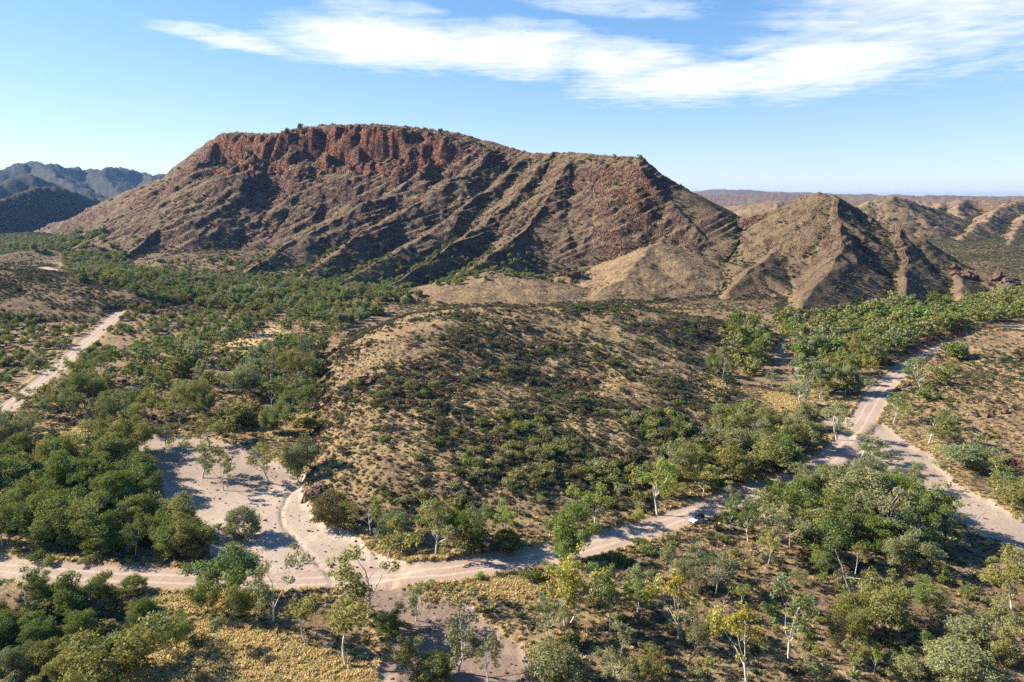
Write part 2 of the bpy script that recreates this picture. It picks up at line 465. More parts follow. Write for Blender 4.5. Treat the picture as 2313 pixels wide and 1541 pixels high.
def land(x, y, full=False):
    x = np.asarray(x, float)
    y = np.asarray(y, float)
    r = np.hypot(x, y)
    wa = np.clip(r * 0.011, 1.0, 60)
    wl = np.clip(r * 0.13, 25, 900)
    # domain warp so that no ridge line is straight
    wx_ = x + wa * (fbm(x, y, 140, 3, 1) + 0.35 * fbm(x, y, 30, 2, 3)) + wa * 0.6 * perlin(x / 600, y / 600, 9)
    wy_ = y + wa * (fbm(x, y, 140, 3, 21) + 0.35 * fbm(x, y, 30, 2, 23)) + wa * 0.6 * perlin(x / 600, y / 600, 29)
    base = 1.3 * fbm(x, y, 70, 3, 70) + 0.25 * fbm(x, y, 9, 2, 75)
    base = base + np.clip(r - 1500, 0, 1e9) * 0.0016 * (0.5 + fbm(x, y, 1500, 3, 77))
    h = base.copy()
    gid = np.zeros(x.shape, np.int8)
    for (g, pts, sl, sr, ap, aps) in RIDGES:
        if g in (KNOLL, RIGHT_HILL, LEFT_HILL):
            X, Y = x + 0.25 * (wx_ - x), y + 0.25 * (wy_ - y)
        else:
            X, Y = wx_, wy_
        zs = [p[2] for p in pts]
        reach = max(zs) / max(min(sl, sr), 0.05) + 5
        if ap:
            reach = max(reach, max(zs) * ap / aps + 5)
        xs = [p[0] for p in pts]
        ys = [p[1] for p in pts]
        box = (X > min(xs) - reach) & (X < max(xs) + reach) & (Y > min(ys) - reach) & (Y < max(ys) + reach)
        if not box.any():
            continue
        xb, yb = X[box], Y[box]
        v = np.full(xb.shape, -1e9)
        for p, q in zip(pts[:-1], pts[1:]):
            d, t, s = seg_dist(xb, yb, p, q)
            z = p[2] + (q[2] - p[2]) * t
            side = s / (math.hypot(q[0] - p[0], q[1] - p[1]) * d + 1e-6)       # 1 left of the ridge line, -1 right, between the two beyond its ends
            c = z - (sr + (sl - sr) * (0.5 + 0.5 * side)) * d
            if ap:
                c = np.maximum(c, z * ap - aps * d)
            v = np.maximum(v, c)
        hb = h[box]
        gb = gid[box]
        up = v > hb
        if g in (KNOLL, RIGHT_HILL, LEFT_HILL, MOUND):       # round shoulders
            kk = 4.0
            q = np.clip(0.5 + 0.5 * (v - hb) / kk, 0, 1)
            hb2 = hb * (1 - q) + v * q + kk * q * (1 - q) * 0.6
        else:
            hb2 = np.where(up, v, hb)
        gb[up & (v > 1.0)] = g
        h[box] = hb2
        gid[box] = gb
    kb = (x > -135) & (x < 195) & (y > 155) & (y < 518)
    if kb.any():
        xk, yk = x[kb], y[kb]
        edge = np.minimum(np.minimum(xk + 135, 195 - xk), np.minimum(yk - 155, 518 - yk))
        v = knoll(xk, yk) * sstep(0, 40, edge)
        hk = h[kb]
        q = np.clip(0.5 + 0.5 * (v - hk) / 3.0, 0, 1)
        h[kb] = hk * (1 - q) + v * q
        gk = gid[kb]
        gk[(v > hk) & (v > 0.8)] = KNOLL
        gid[kb] = gk
    rel = np.clip(h - base, 0, None)
    steep = np.isin(gid, (MOUNTAIN, PYRAMID, FAR_LEFT, FAR_RIGHT, FAR_BLUE))
    amp = np.where(steep, np.clip(rel / 45, 0, 1), np.where(gid == MOUND, 0.12, 0.06) * np.clip(rel / 10, 0, 1))
    # cliff bands below the crest of the mountain
    m = gid == MOUNTAIN
    if m.any():
        xm, ym, hm = x[m], y[m], h[m]
        azm = np.arctan2(xm, ym)
        top = np.interp(azm, [math.atan2(p[0], p[1]) for p in main_crest], [p[2] for p in main_crest])
        n1 = fbm(xm, ym, 90, 4, 60)
        n2 = fbm(xm, ym, 35, 3, 64)
        frac = (hm + 16 * n1) / np.maximum(top, 20)
        a, b = 0.56, 0.96
        t = np.clip((frac - a) / (b - a), 0, 1)
        # two steps
        s2 = np.where(t < 0.36, 0.22 * sstep(0.16, 0.34, t), 0.22 + 0.78 * sstep(0.52, 0.78, t))
        s2 = 0.88 * s2 + 0.12 * t
        newfrac = a + (b - a) * s2
        pxm = CX + FPX * xm / np.maximum(ym, 1)
        on = sstep(440, 560, pxm) * (1 - sstep(960, 1060, pxm)) + 0.22 * sstep(1330, 1370, pxm) * (1 - sstep(1450, 1490, pxm)) + 0.08
        on = on * sstep(-0.35, 0.10, n2 + 0.35 * n1)
        h[m] = hm + on * (newfrac - (a + (b - a) * t)) * top
        cl = np.zeros(x.shape)
        cl[m] = on * ((t > 0.02) & (t < 0.98))
    else:
        cl = np.zeros(x.shape)
    fade = np.clip(r / 900, 0.55, 4.0)
    rug = 7 * fbm(x, y, 130, 2, 80, 0.5, True) + 4.5 * fbm(x, y, 42, 3, 84, 0.55, True) + 2.0 * fbm(x, y, 11, 2, 88)
    ua, va = 0.79 * wx_ - 0.61 * wy_, -0.61 * wx_ - 0.79 * wy_          # across and along the spurs of the mountain
    rib = 3.2 * fbm(ua / 70 + 0.5 * perlin(x / 150, y / 150, 8), va / 210, 1.0, 2, 86, 0.5, True) + 2.4 * fbm(ua / 24, va / 80, 1.0, 2, 87, 0.55, True)
    top_all = np.interp(np.arctan2(x, y), [math.atan2(p[0], p[1]) for p in main_crest], [p[2] for p in main_crest])
    rib = (rib - 1.5) * (1 - 0.9 * sstep(0.80, 0.97, h / np.maximum(top_all, 30)))
    rug = np.where(gid == MOUNTAIN, 0.8 * rug * (1 - 0.8 * sstep(0.82, 0.97, h / np.maximum(top_all, 30))) + rib + 0.6, np.where(gid == FAR_RIGHT, 0.55 * rug, np.where(gid >= FAR_LEFT, 0.25 * rug, 0.85 * rug)))
    rug = rug + np.where(cl > 0.05, cl * 4.5 * fbm(x, y, 16, 3, 89, 0.6, True), 0)
    big = np.where(r > 2000, 30 * fbm(x, y, 620, 3, 94, 0.5, True), 0) * np.clip((r - 2000) / 1500, 0, 1) * np.where((gid == FAR_RIGHT) | ((gid == FAR_BLUE) & (x > 0)), 0.25, 0.3)
    h = h + amp * (rug * np.clip(fade, 0.6, 1.3) - 2.5 + big)
    # tilted beds that break out as ledges
    sc = STRATA.x * x + STRATA.y * y + STRATA.z * h + 5 * fbm(x, y, 80, 3, 98)
    for per, k in ((19.0, 2.6), (8.3, 1.5)):
        f = sc / per - np.floor(sc / per)
        saw = np.where(f < 0.82, f / 0.82, (1 - f) / 0.18) - 0.5
        h = h + np.where(steep & (r < 3200), k * np.where(gid == PYRAMID, 0.4, 1.0) * saw * amp * np.clip(0.55 + 1.6 * fbm(x, y, 60, 2, 99), 0, 1.5), 0)
    # knoll: little ledges and gullies
    soft = np.isin(gid, (KNOLL, LEFT_HILL, RIGHT_HILL, MOUND))
    h = h + np.where(soft, np.clip(rel / 6, 0, 1) * (2.6 * fbm(x, y, 75, 2, 108) + 2.2 * fbm(x, y, 40, 4, 110, 0.55, True) + 0.5 * fbm(x, y, 5, 2, 114)), 0)
    road, creek, lat = land_masks(x, y)
    # roads are graded flat, creek beds cut in
    flat = 1 - sstep(-1.0, 7.0, road)
    lowf = 0.6 * fbm(x, y, 160, 2, 70)
    h = h * (1 - flat) + (np.clip(h, -3, 6) * 0.15 + lowf) * flat
    h = h + 0.45 * np.exp(-((road - 0.9) / 0.7) ** 2) * (creek > 1)
    h = h - 0.12 * (road < 0)
    cr = 1 - sstep(-2.5, 1.0, creek)
    h = h * (1 - cr) + cr * (lowf - 1.1 + 0.10 * fbm(x, y, 7, 3, 120))
    # the runnel washed into the sand
    nearc = (r < 400) & (y > 60) & (x < 0)
    if nearc.any():
        xs_, ys_ = x[nearc], y[nearc]
        dd = np.full(xs_.shape, 1e9)
        sg = np.zeros(xs_.shape)
        for p, q in zip(CHANNEL[:-1], CHANNEL[1:]):
            d, t, s = seg_dist(xs_ + 0.8 * perlin(xs_ / 5, ys_ / 5, 3), ys_, p, q)
            sg = np.where(d < dd, s, sg)
            dd = np.minimum(dd, d)
        h[nearc] -= np.where(creek[nearc] < 1, 0.34 * np.exp(-(dd / 0.6) ** 2), 0)
    if full:
        return h, gid, rel, road, creek, lat, cl
    return h


def hit(px, py, dmin=90.0, dmax=14000.0):
    """where the sight lines through pixels of the photograph meet the land"""
    px = np.atleast_1d(np.asarray(px, float))
    py = np.atleast_1d(np.asarray(py, float))
    a, b = ray(px, py)
    ds = np.exp(np.linspace(math.log(dmin), math.log(dmax), 560))
    X = a[:, None] * ds[None]
    Y = np.broadcast_to(ds[None], X.shape)
    Z = CAM_H + b[:, None] * ds[None]
    Hh = land(X.ravel(), Y.ravel()).reshape(X.shape)
    below = Z < Hh
    i = np.argmax(below, axis=1)
    i = np.where(below.any(axis=1), i, len(ds) - 1)
    i = np.maximum(i, 1)
    k = np.arange(len(px))
    f0 = (Z - Hh)[k, i - 1]
    f1 = (Z - Hh)[k, i]
    t = np.clip(f0 / np.where(np.abs(f0 - f1) < 1e-9, 1, f0 - f1), 0, 1)
    d = ds[i - 1] + t * (ds[i] - ds[i - 1])
    return a * d, d, CAM_H + b * d


# ----------------------------------------------------------------- procedural materials
def new_mat(name):
    m = bpy.data.materials.new(name)
    m.use_nodes = True
    t = NT(m.node_tree)
    t.n.clear()
    return m, t


def finish(t, color, rough=0.9, bump=None, bump_d=0.3, spec=0.2, strength=1.0, metallic=0.0, coat=0.0, tone=1.0):
    if tone != 1.0:
        color = t.mix(1.0, color, (tone, tone, tone), 'MULTIPLY')
    b = t.new('ShaderNodeBsdfPrincipled')
    t.put(b.inputs['Base Color'], (*color, 1.0) if isinstance(color, tuple) and len(color) == 3 else color)
    t.put(b.inputs['Roughness'], rough)
    b.inputs['Specular IOR Level'].default_value = spec
    b.inputs['Metallic'].default_value = metallic
    b.inputs['Coat Weight'].default_value = coat
    if bump is not None:
        bn = t.new('ShaderNodeBump')
        t.put(bn.inputs['Distance'], bump_d)
        bn.inputs['Strength'].default_value = strength
        t.put(bn.inputs['Height'], bump)
        t.l.new(bn.outputs[0], b.inputs['Normal'])
    o = t.new('ShaderNodeOutputMaterial')
    t.l.new(b.outputs[0], o.inputs['Surface'])


def pos(t):
    return t.new('ShaderNodeNewGeometry').outputs['Position']


def ground_material():
    m, t = new_mat('dry_ground')
    p = pos(t)
    n_big = t.noise(p, 0.012, 4, 0.6)
    n_mid = t.noise(p, 0.06, 5, 0.65)
    n_fine = t.noise(p, 0.45, 5, 0.65)
    n_tiny = t.noise(p, 2.2, 4, 0.7)
    soil = t.mix(t.remap(n_mid, 0.35, 0.68), (0.205, 0.132, 0.080), (0.30, 0.205, 0.128))
    soil = t.mix(t.remap(n_fine, 0.5, 0.75), soil, (0.36, 0.26, 0.18))
    straw = t.mix(t.remap(n_fine, 0.35, 0.65), (0.35, 0.245, 0.115), (0.50, 0.38, 0.19))
    slope_soil = t.mix(t.remap(n_mid, 0.36, 0.66), (0.185, 0.120, 0.084), (0.300, 0.214, 0.142))
    soil = t.mix(t.attr('hill'), soil, t.mix(t.math('MULTIPLY', t.remap(n_fine, 0.5, 0.72), 0.6), slope_soil, (0.35, 0.285, 0.165)))
    straw = t.mix(t.math('MULTIPLY', t.attr('hill'), 0.65), straw, (0.25, 0.21, 0.105))
    fs = t.math('MULTIPLY', t.remap(t.math('ADD', t.math('MULTIPLY', n_fine, 0.6), t.math('MULTIPLY', n_mid, 0.6)), 0.48, 0.74), t.attr('straw'))
    col = t.mix(fs, soil, straw)
    # small low plants that are too fine to tell apart
    dots = t.remap(t.math('ADD', t.math('MULTIPLY', n_tiny, 0.55), t.math('MULTIPLY', n_mid, 0.5)), 0.55, 0.66)
    col = t.mix(t.math('MULTIPLY', dots, t.attr('green')), col, t.mix(n_big, (0.115, 0.105, 0.055), (0.16, 0.14, 0.075)))
    gold = t.mix(t.remap(n_fine, 0.3, 0.7), (0.50, 0.36, 0.16), (0.72, 0.56, 0.28))
    col = t.mix(t.math('MULTIPLY', t.attr('yellow'), t.remap(n_mid, 0.2, 0.5, 0.65, 1.0)), col, gold)
    # bare rock: red and dark beds
    bed = t.new('ShaderNodeTexWave')
    bed.wave_type = 'BANDS'
    bed.bands_direction = 'DIAGONAL'
    mp = t.new('ShaderNodeMapping')
    mp.inputs['Rotation'].default_value = (0.3, 0.5, 0.2)
    t.put(mp.inputs['Vector'], p)
    t.put(bed.inputs['Vector'], mp.outputs[0])
    bed.inputs['Scale'].default_value = 0.035
    bed.inputs['Distortion'].default_value = 7.0
    bed.inputs['Detail'].default_value = 4.0
    bed.inputs['Detail Scale'].default_value = 1.6
    red = t.attr('red')
    rock = t.mix(t.remap(t.noise(p, 0.14, 7, 0.75), 0.42, 0.6), (0.105, 0.062, 0.050), t.mix(red, (0.22, 0.14, 0.10), (0.46, 0.175, 0.09)))
    rock = t.mix(t.math('MULTIPLY', bed.outputs['Fac'], 0.35), rock, t.mix(red, (0.30, 0.21, 0.15), (0.52, 0.25, 0.14)))
    col = t.mix(t.remap(t.math('ADD', t.attr('rock'), t.math('MULTIPLY', t.math('SUBTRACT', t.noise(p, 0.16, 6, 0.72), 0.5), 1.5)), 0.42, 0.72), col, rock)
    # thin level beds and cracks that stand out on the cliffs
    crack = t.new('ShaderNodeTexVoronoi')
    crack.feature = 'DISTANCE_TO_EDGE'
    t.put(crack.inputs['Vector'], t.vmath('MULTIPLY', t.vmath('ADD', p, t.vmath('MULTIPLY', t.noise(p, 0.08, 3, 0.6, color=True), 14.0)), (1.0, 1.0, 1.5)))
    crack.inputs['Scale'].default_value = 0.13
    ledge = t.math('MULTIPLY', t.remap(crack.outputs['Distance'], 0.0, 0.16), t.math('MULTIPLY', t.attr('rock'), 1.4))
    bump = t.math('ADD', t.math('ADD', t.math('MULTIPLY', n_fine, 1.1), t.math('MULTIPLY', n_tiny, 0.35)), ledge)
    finish(t, col, 0.95, bump, t.remap(t.attr('hill'), 0, 1, 0.8, 3.2), 0.1, 1.0, tone=0.70)
    return m


def far_material():
    m, t = new_mat('far_slope')
    p = pos(t)
    n1 = t.noise(p, 0.004, 6, 0.65)
    n2 = t.noise(p, 0.02, 6, 0.7)
    col = t.mix(t.remap(n2, 0.38, 0.62), (0.17, 0.115, 0.07), (0.33, 0.215, 0.13))
    col = t.mix(t.remap(n1, 0.45, 0.7), col, (0.27, 0.225, 0.13))
    col = t.mix(t.math('MULTIPLY', t.remap(t.noise(p, 0.07, 4, 0.7), 0.52, 0.66), 0.75), col, (0.085, 0.085, 0.045))
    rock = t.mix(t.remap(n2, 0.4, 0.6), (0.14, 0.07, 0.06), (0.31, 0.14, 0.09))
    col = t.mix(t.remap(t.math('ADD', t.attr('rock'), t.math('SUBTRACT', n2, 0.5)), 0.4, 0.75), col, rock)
    col = t.mix(t.math('MULTIPLY', t.attr('green'), t.remap(n2, 0.3, 0.55, 0.7, 1.0)), col, (0.042, 0.048, 0.036))  # dark green tone; over the left far hills it carries painted-in shade
    finish(t, col, 0.95, n2, 12.0, 0.05, 0.9, tone=0.82)
    return m


def sand_material(name, a, b, c, tracks=False):
    m, t = new_mat(name)
    p = pos(t)
    n1 = t.noise(p, 0.05, 4, 0.6)
    n2 = t.noise(p, 0.5, 5, 0.65, 0.6)
    n3 = t.noise(p, 3.5, 3, 0.7)
    col = t.mix(t.remap(n1, 0.35, 0.7), a, b)
    col = t.mix(t.math('MULTIPLY', t.remap(n2, 0.5, 0.72), 0.6), col, c)
    col = t.mix(t.math('MULTIPLY', t.remap(n3, 0.58, 0.7), 0.35), col, (0.26, 0.19, 0.15))
    if not tracks:  # gravel and leaf litter in the side wash
        col = t.mix(t.math('MULTIPLY', t.attr('gravel'), t.remap(n2, 0.3, 0.5, 0.7, 1.0)), col, t.mix(t.remap(n3, 0.4, 0.6), (0.22, 0.155, 0.12), (0.34, 0.25, 0.195)))
    if tracks:      # ruts of compacted, paler dirt where wheels run
        lat = t.math('ADD', t.attr('lat'), t.math('MULTIPLY', t.math('SUBTRACT', n1, 0.5), 1.6))
        rut = t.math('MULTIPLY', t.remap(t.math('ABSOLUTE', t.math('SUBTRACT', lat, 1.6)), 0.8, 0.15), 0.6)
        col = t.mix(rut, col, (0.64, 0.52, 0.42))
        edge = t.remap(t.math('ADD', lat, t.math('MULTIPLY', n2, 1.4)), 4.6, 6.2)
        col = t.mix(t.math('MULTIPLY', edge, 0.8), col, (0.40, 0.235, 0.145))
    finish(t, col, 0.95, t.math('ADD', n2, t.math('MULTIPLY', n3, 0.3)), 0.25, 0.1, 0.8, tone=0.71)
    return m


M_GROUND = ground_material()
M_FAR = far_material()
M_ROAD = sand_material('dirt_road', (0.43, 0.325, 0.25), (0.52, 0.41, 0.325), (0.45, 0.33, 0.24), True)
M_SAND = sand_material('creek_sand', (0.47, 0.38, 0.295), (0.58, 0.485, 0.385), (0.36, 0.28, 0.215))


# ----------------------------------------------------------------- mesh helpers
def mesh_np(name, verts, faces, mat=None, smooth=False, attrs=None):
    """verts (n,3), faces (m,k) arrays -> mesh"""
    me = bpy.data.meshes.new(name)
    verts = np.ascontiguousarray(verts, np.float32)
    faces = np.ascontiguousarray(faces, np.int32)
    m, k = faces.shape
    me.vertices.add(len(verts))
    me.vertices.foreach_set('co', verts.ravel())
    me.loops.add(m * k)
    me.loops.foreach_set('vertex_index', faces.ravel())
    me.polygons.add(m)
    me.polygons.foreach_set('loop_start', np.arange(0, m * k, k, dtype=np.int32))
    me.polygons.foreach_set('loop_total', np.full(m, k, np.int32))
    if smooth:
        me.polygons.foreach_set('use_smooth', np.ones(m, bool))
    for an, av in (attrs or {}).items():
        a = me.attributes.new(an, 'FLOAT', 'POINT')
        a.data.foreach_set('value', np.ascontiguousarray(av, np.float32))
    me.update(calc_edges=True)
    if mat is not None:
        me.materials.append(mat)
    return me


def obj(name, me, parent=None, col=None):
    o = bpy.data.objects.new(name, me)
    (col or COL).objects.link(o)
    if parent is not None:
        o.parent = parent
    return o


def tag(o, label=None, cat=None, group=None, kind=None):
    if label:
        o['label'] = label
    if cat:
        o['category'] = cat
    if group:
        o['group'] = group
    if kind:
        o['kind'] = kind
    return o


# ----------------------------------------------------------------- the sheet of land
def soft_poly(x, y, pix, blur, z=0.0, terrain=False):
    if terrain:
        a, b, c = hit([p[0] for p in pix], [p[1] for p in pix])
        pts = list(zip(a, b))
    else:
        pts = [at_z(p[0], p[1], z)[:2] for p in pix]
    return 1 - sstep(-blur, blur, poly_sd(x, y, pts) + blur * 1.2 * fbm(x, y, 18, 3, 130))


YELLOW = (([(300, 1420), (420, 1400), (480, 1385), (560, 1395), (640, 1420), (760, 1475), (850, 1510), (930, 1600), (300, 1620), (330, 1500)], 5),
          ([(300, 1345), (430, 1335), (560, 1345), (600, 1390), (480, 1400), (380, 1370)], 4),
          ([(880, 1235), (1000, 1262), (1140, 1250), (1000, 1282), (900, 1280)], 3),
          ([(960, 1310), (1150, 1290), (1220, 1330), (1200, 1370), (1100, 1345)], 4),
          ([(1585, 850), (1635, 838), (1640, 880), (1605, 930)], 7), ([(1710, 885), (1790, 890), (1810, 925), (1750, 930)], 6),
          ([(2080, 975), (2140, 1005), (2150, 1030), (2090, 1015)], 2), ([(570, 940), (720, 930), (740, 975), (600, 985)], 4),
          ([(130, 965), (210, 965), (215, 1000), (130, 1000)], 3), ([(490, 780), (620, 735), (680, 770), (560, 830)], 6),
          ([(60, 830), (120, 790), (170, 740), (120, 800), (70, 850)], 3), ([(650, 1130), (720, 1165), (700, 1120)], 2),
          ([(0, 1215), (60, 1225), (200, 1270), (0, 1262)], 3))


def build_land():
    th = np.concatenate([np.radians(np.linspace(-42, 42, 960)), np.radians(np.arange(45, 316, 3.0))])
    rr = np.concatenate([[1.5, 8, 20, 35, 50, 65, 80, 92], np.exp(np.linspace(math.log(100), math.log(600), 300))[:-1], np.exp(np.linspace(math.log(600), math.log(1500), 400))[:-1], np.exp(np.linspace(math.log(1500), math.log(2700), 100)), np.exp(np.linspace(math.log(2700), math.log(34000), 150))[1:]])
    nt, nr = len(th), len(rr)
    T, Rr = np.meshgrid(th, rr)
    X, Y = Rr * np.sin(T), Rr * np.cos(T)
    h, gid, rel, road, creek, lat, cl = [a.reshape(X.shape) for a in land(X.ravel(), Y.ravel(), True)]
    P = np.stack([X, Y, h], -1)
    # normals from the grid
    du = np.empty_like(P)
    du[:, 1:-1] = P[:, 2:] - P[:, :-2]
    du[:, 0] = P[:, 1] - P[:, -1]
    du[:, -1] = P[:, 0] - P[:, -2]
    dv = np.gradient(P, axis=0)
    N = np.cross(du, dv)
    N /= np.linalg.norm(N, axis=-1, keepdims=True) + 1e-9
    nz = np.abs(N[..., 2])
    xs, ys = X.ravel(), Y.ravel()
    steep = np.isin(gid, (MOUNTAIN, PYRAMID, FAR_LEFT, FAR_RIGHT, FAR_BLUE))
    rock = np.where(steep, sstep(0.87, 0.60, nz) * 1.0, sstep(0.93, 0.75, nz) * 0.7)
    rock = np.clip(rock + 0.28 * cl * sstep(0.9, 0.7, nz), 0, 1.2)
    rock = np.where(gid == RIGHT_HILL, rock + 0.25 * np.clip(fbm(xs, ys, 30, 3, 140).reshape(X.shape) + 0.3, 0, 1), rock)
    yel = np.zeros(xs.shape)
    near = (np.hypot(xs, ys) < 760) & (ys > 40)
    for pix, blur in YELLOW:
        yel[near] = np.maximum(yel[near], soft_poly(xs[near], ys[near], pix, blur))
    yel = yel.reshape(X.shape)
    bank = np.exp(-np.clip(np.minimum(road, creek), 0, 99) / 2.5) * (np.minimum(road, creek) > -0.5) * (0.4 + 0.6 * np.clip(fbm(xs, ys, 14, 3, 150).reshape(X.shape) * 2 + 0.3, 0, 1))
    yel = np.clip(np.maximum(yel, bank * 0.9), 0, 1)
    nz_a = fbm(xs, ys, 120, 4, 160).reshape(X.shape)
    straw = np.clip(0.55 + 0.9 * nz_a, 0, 1)
    straw = np.where(gid == MOUND, 0.7, straw)
    straw = np.where(gid == KNOLL, np.clip(straw + 0.3, 0, 1), straw)
    green = np.where(steep, 0.75, np.where(np.isin(gid, (KNOLL, LEFT_HILL)), 0.6, np.where(gid == MOUND, 0.35, np.where(gid == RIGHT_HILL, 0.45, 0.5))))
    green = np.where((gid == 0) & (Rr > 650), 1.0, green)
    green = np.where(gid >= FAR_LEFT, np.where(X < 0, 0.95, np.where(Rr < 3200, 0.12, 0.3)), green)  # far hills on the left almost wholly darkened: their shade put into the colour
    rock = np.where((gid >= FAR_RIGHT) & (X > 0) & (Rr > 4500), 0.5, rock)
    hill = np.where(steep, np.clip(rel / 12, 0, 1), np.where(gid == MOUND, 0.3, 0.0))
    hill = np.where((gid == 0) & (Rr > 620), 0.7, hill)
    hill = np.where(gid == LEFT_HILL, 0.8, hill)
    green = np.where(gid == LEFT_HILL, 1.0, green)
    red = np.clip(cl * 1.3 + 0.12, 0, 1) * np.where(X > 60, 0.6, 1.0)
    red = np.where(gid == RIGHT_HILL, 0.75, red)
    gravel = np.zeros(xs.shape)
    gravel[near] = np.maximum(1 - sstep(-3, 3, poly_sd(xs[near], ys[near], WASH) + 2), soft_poly(xs[near], ys[near], [(300, 985), (560, 990), (690, 1060), (640, 1085), (500, 1110), (340, 1080)], 4) * 0.55)
    gravel[near] = np.maximum(gravel[near], 0.35 * (xs[near] > 60))
    gravel = gravel.reshape(X.shape)
    lats = np.clip(lat, 0, 20)
    idx = np.arange(nt * nr).reshape(nr, nt)
    a = idx[:-1, :]
    b = np.roll(idx, -1, axis=1)[:-1, :]
    c = np.roll(idx, -1, axis=1)[1:, :]
    d = idx[1:, :]
    F = np.stack([d, c, b, a], -1).reshape(-1, 4)[:, ::-1]
    # orientation: make faces look up
    e = P.reshape(-1, 3)
    f0 = F[0]
    if np.cross(e[f0[1]] - e[f0[0]], e[f0[2]] - e[f0[0]])[2] < 0:
        F = F[:, ::-1]

    def fm(v):
        v = v.ravel()
        return (v[F[:, 0]] + v[F[:, 1]] + v[F[:, 2]] + v[F[:, 3]]) * 0.25
    froad, fcreek = fm(road), fm(creek)
    fg = gid.ravel()[F[:, 0]]
    fy = e[F[:, 0], 1]
    fx = e[F[:, 0], 0]
    owner = np.zeros(len(F), np.int16)
    owner[:] = fg
    frel = fm(rel)
    owner[(frel < 1.2) & (fg > 0) & (fg < 7)] = 0
    owner[fcreek < 0] = 21
    d1 = line_dist(fx[froad < 0], fy[froad < 0], ROAD)
    owner[froad < 0] = np.where(d1 < ROAD_HALF + 3, 20, 22)
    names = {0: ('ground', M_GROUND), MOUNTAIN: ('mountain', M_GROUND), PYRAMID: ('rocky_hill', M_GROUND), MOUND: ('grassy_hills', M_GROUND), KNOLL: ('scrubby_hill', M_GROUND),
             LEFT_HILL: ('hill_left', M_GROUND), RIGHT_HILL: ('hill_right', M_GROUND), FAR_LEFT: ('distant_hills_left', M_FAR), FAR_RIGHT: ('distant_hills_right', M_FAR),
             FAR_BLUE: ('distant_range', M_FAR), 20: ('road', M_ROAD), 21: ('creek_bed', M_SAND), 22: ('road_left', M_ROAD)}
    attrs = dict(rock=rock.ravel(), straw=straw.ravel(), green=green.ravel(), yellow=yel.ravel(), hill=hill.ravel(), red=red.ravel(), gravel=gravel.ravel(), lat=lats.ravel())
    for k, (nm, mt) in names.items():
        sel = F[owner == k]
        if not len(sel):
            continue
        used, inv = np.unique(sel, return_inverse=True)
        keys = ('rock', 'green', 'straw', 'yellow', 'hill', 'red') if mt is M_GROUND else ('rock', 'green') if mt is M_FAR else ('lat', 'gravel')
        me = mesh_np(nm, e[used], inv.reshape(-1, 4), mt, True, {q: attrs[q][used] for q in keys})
        tag(obj(nm, me), kind='structure')


build_land()
# ----------------------------------------------------------------- plant materials
def leaf_material(name, ramp=None, thin=0.3, tone=1.0):
    m, t = new_mat(name)
    oi = t.new('ShaderNodeObjectInfo')
    if ramp is None:
        base = oi.outputs['Color']
    else:
        cr = t.new('ShaderNodeValToRGB')
        cr.color_ramp.interpolation = 'CONSTANT'
        els = cr.color_ramp.elements
        while len(els) < len(ramp):
            els.new(0.5)
        for i, c in enumerate(ramp):
            els[i].position = i / len(ramp)
            els[i].color = (*c, 1)
        t.put(cr.inputs[0], oi.outputs['Random'])
        base = cr.outputs[0]
    v = t.attr('v')
    hs = t.new('ShaderNodeHueSaturation')
    t.put(hs.inputs['Color'], base if tone == 1.0 else t.mix(1.0, base, (tone, tone, tone), 'MULTIPLY'))
    t.put(hs.inputs['Hue'], t.remap(v, 0, 1, 0.47, 0.53, False))
    t.put(hs.inputs['Saturation'], t.remap(v, 0, 1, 1.15, 0.8, False))
    t.put(hs.inputs['Value'], t.remap(v, 0, 1, 0.65, 1.45, False))
    df = t.new('ShaderNodeBsdfDiffuse')
    tr = t.new('ShaderNodeBsdfTranslucent')
    t.put(df.inputs['Color'], hs.outputs[0])
    t.put(tr.inputs['Color'], t.mix(0.35, hs.outputs[0], (0.24, 0.26, 0.05)) if ramp is None else hs.outputs[0])
    ms = t.new('ShaderNodeMixShader')
    ms.inputs[0].default_value = thin
    t.l.new(df.outputs[0], ms.inputs[1])
    t.l.new(tr.outputs[0], ms.inputs[2])
    o = t.new('ShaderNodeOutputMaterial')
    t.l.new(ms.outputs[0], o.inputs['Surface'])
    return m


def bark_material(name, a, b, scale=1.5):
    m, t = new_mat(name)
    tcn = t.new('ShaderNodeTexCoord').outputs['Object']
    n = t.noise(t.vmath('MULTIPLY', tcn, (1.0, 1.0, 0.35)), scale, 4, 0.6)
    finish(t, t.mix(t.remap(n, 0.42, 0.66), a, b), 0.85, n, 0.05, 0.2)
    return m


OLIVE, GREEN, GREYG, YELLOW_G, DARK, BRIGHT = (0.205, 0.195, 0.072), (0.140, 0.175, 0.058), (0.215, 0.215, 0.118), (0.285, 0.260, 0.070), (0.110, 0.140, 0.046), (0.205, 0.245, 0.065)
BROWNG, BLUEG = (0.155, 0.132, 0.075), (0.165, 0.185, 0.100)
OLIVE, GREEN, GREYG, YELLOW_G, DARK, BRIGHT, BROWNG, BLUEG = [tuple(k * v for v, k in zip(c, (1.10, 1.14, 0.95))) for c in (OLIVE, GREEN, GREYG, YELLOW_G, DARK, BRIGHT, BROWNG, BLUEG)]
COLOR_WORD = {OLIVE: 'olive', GREEN: 'green', GREYG: 'grey-green', YELLOW_G: 'yellow-green', DARK: 'dark green', BRIGHT: 'bright green', BROWNG: 'brownish', BLUEG: 'blue-green'}
M_LEAF = leaf_material('gum_leaves')
M_LEAF_FAR = leaf_material('far_leaves', [tuple(1.06 * v for v in c) for c in (OLIVE, GREEN, GREYG, GREEN, OLIVE, BLUEG, OLIVE, GREEN)])
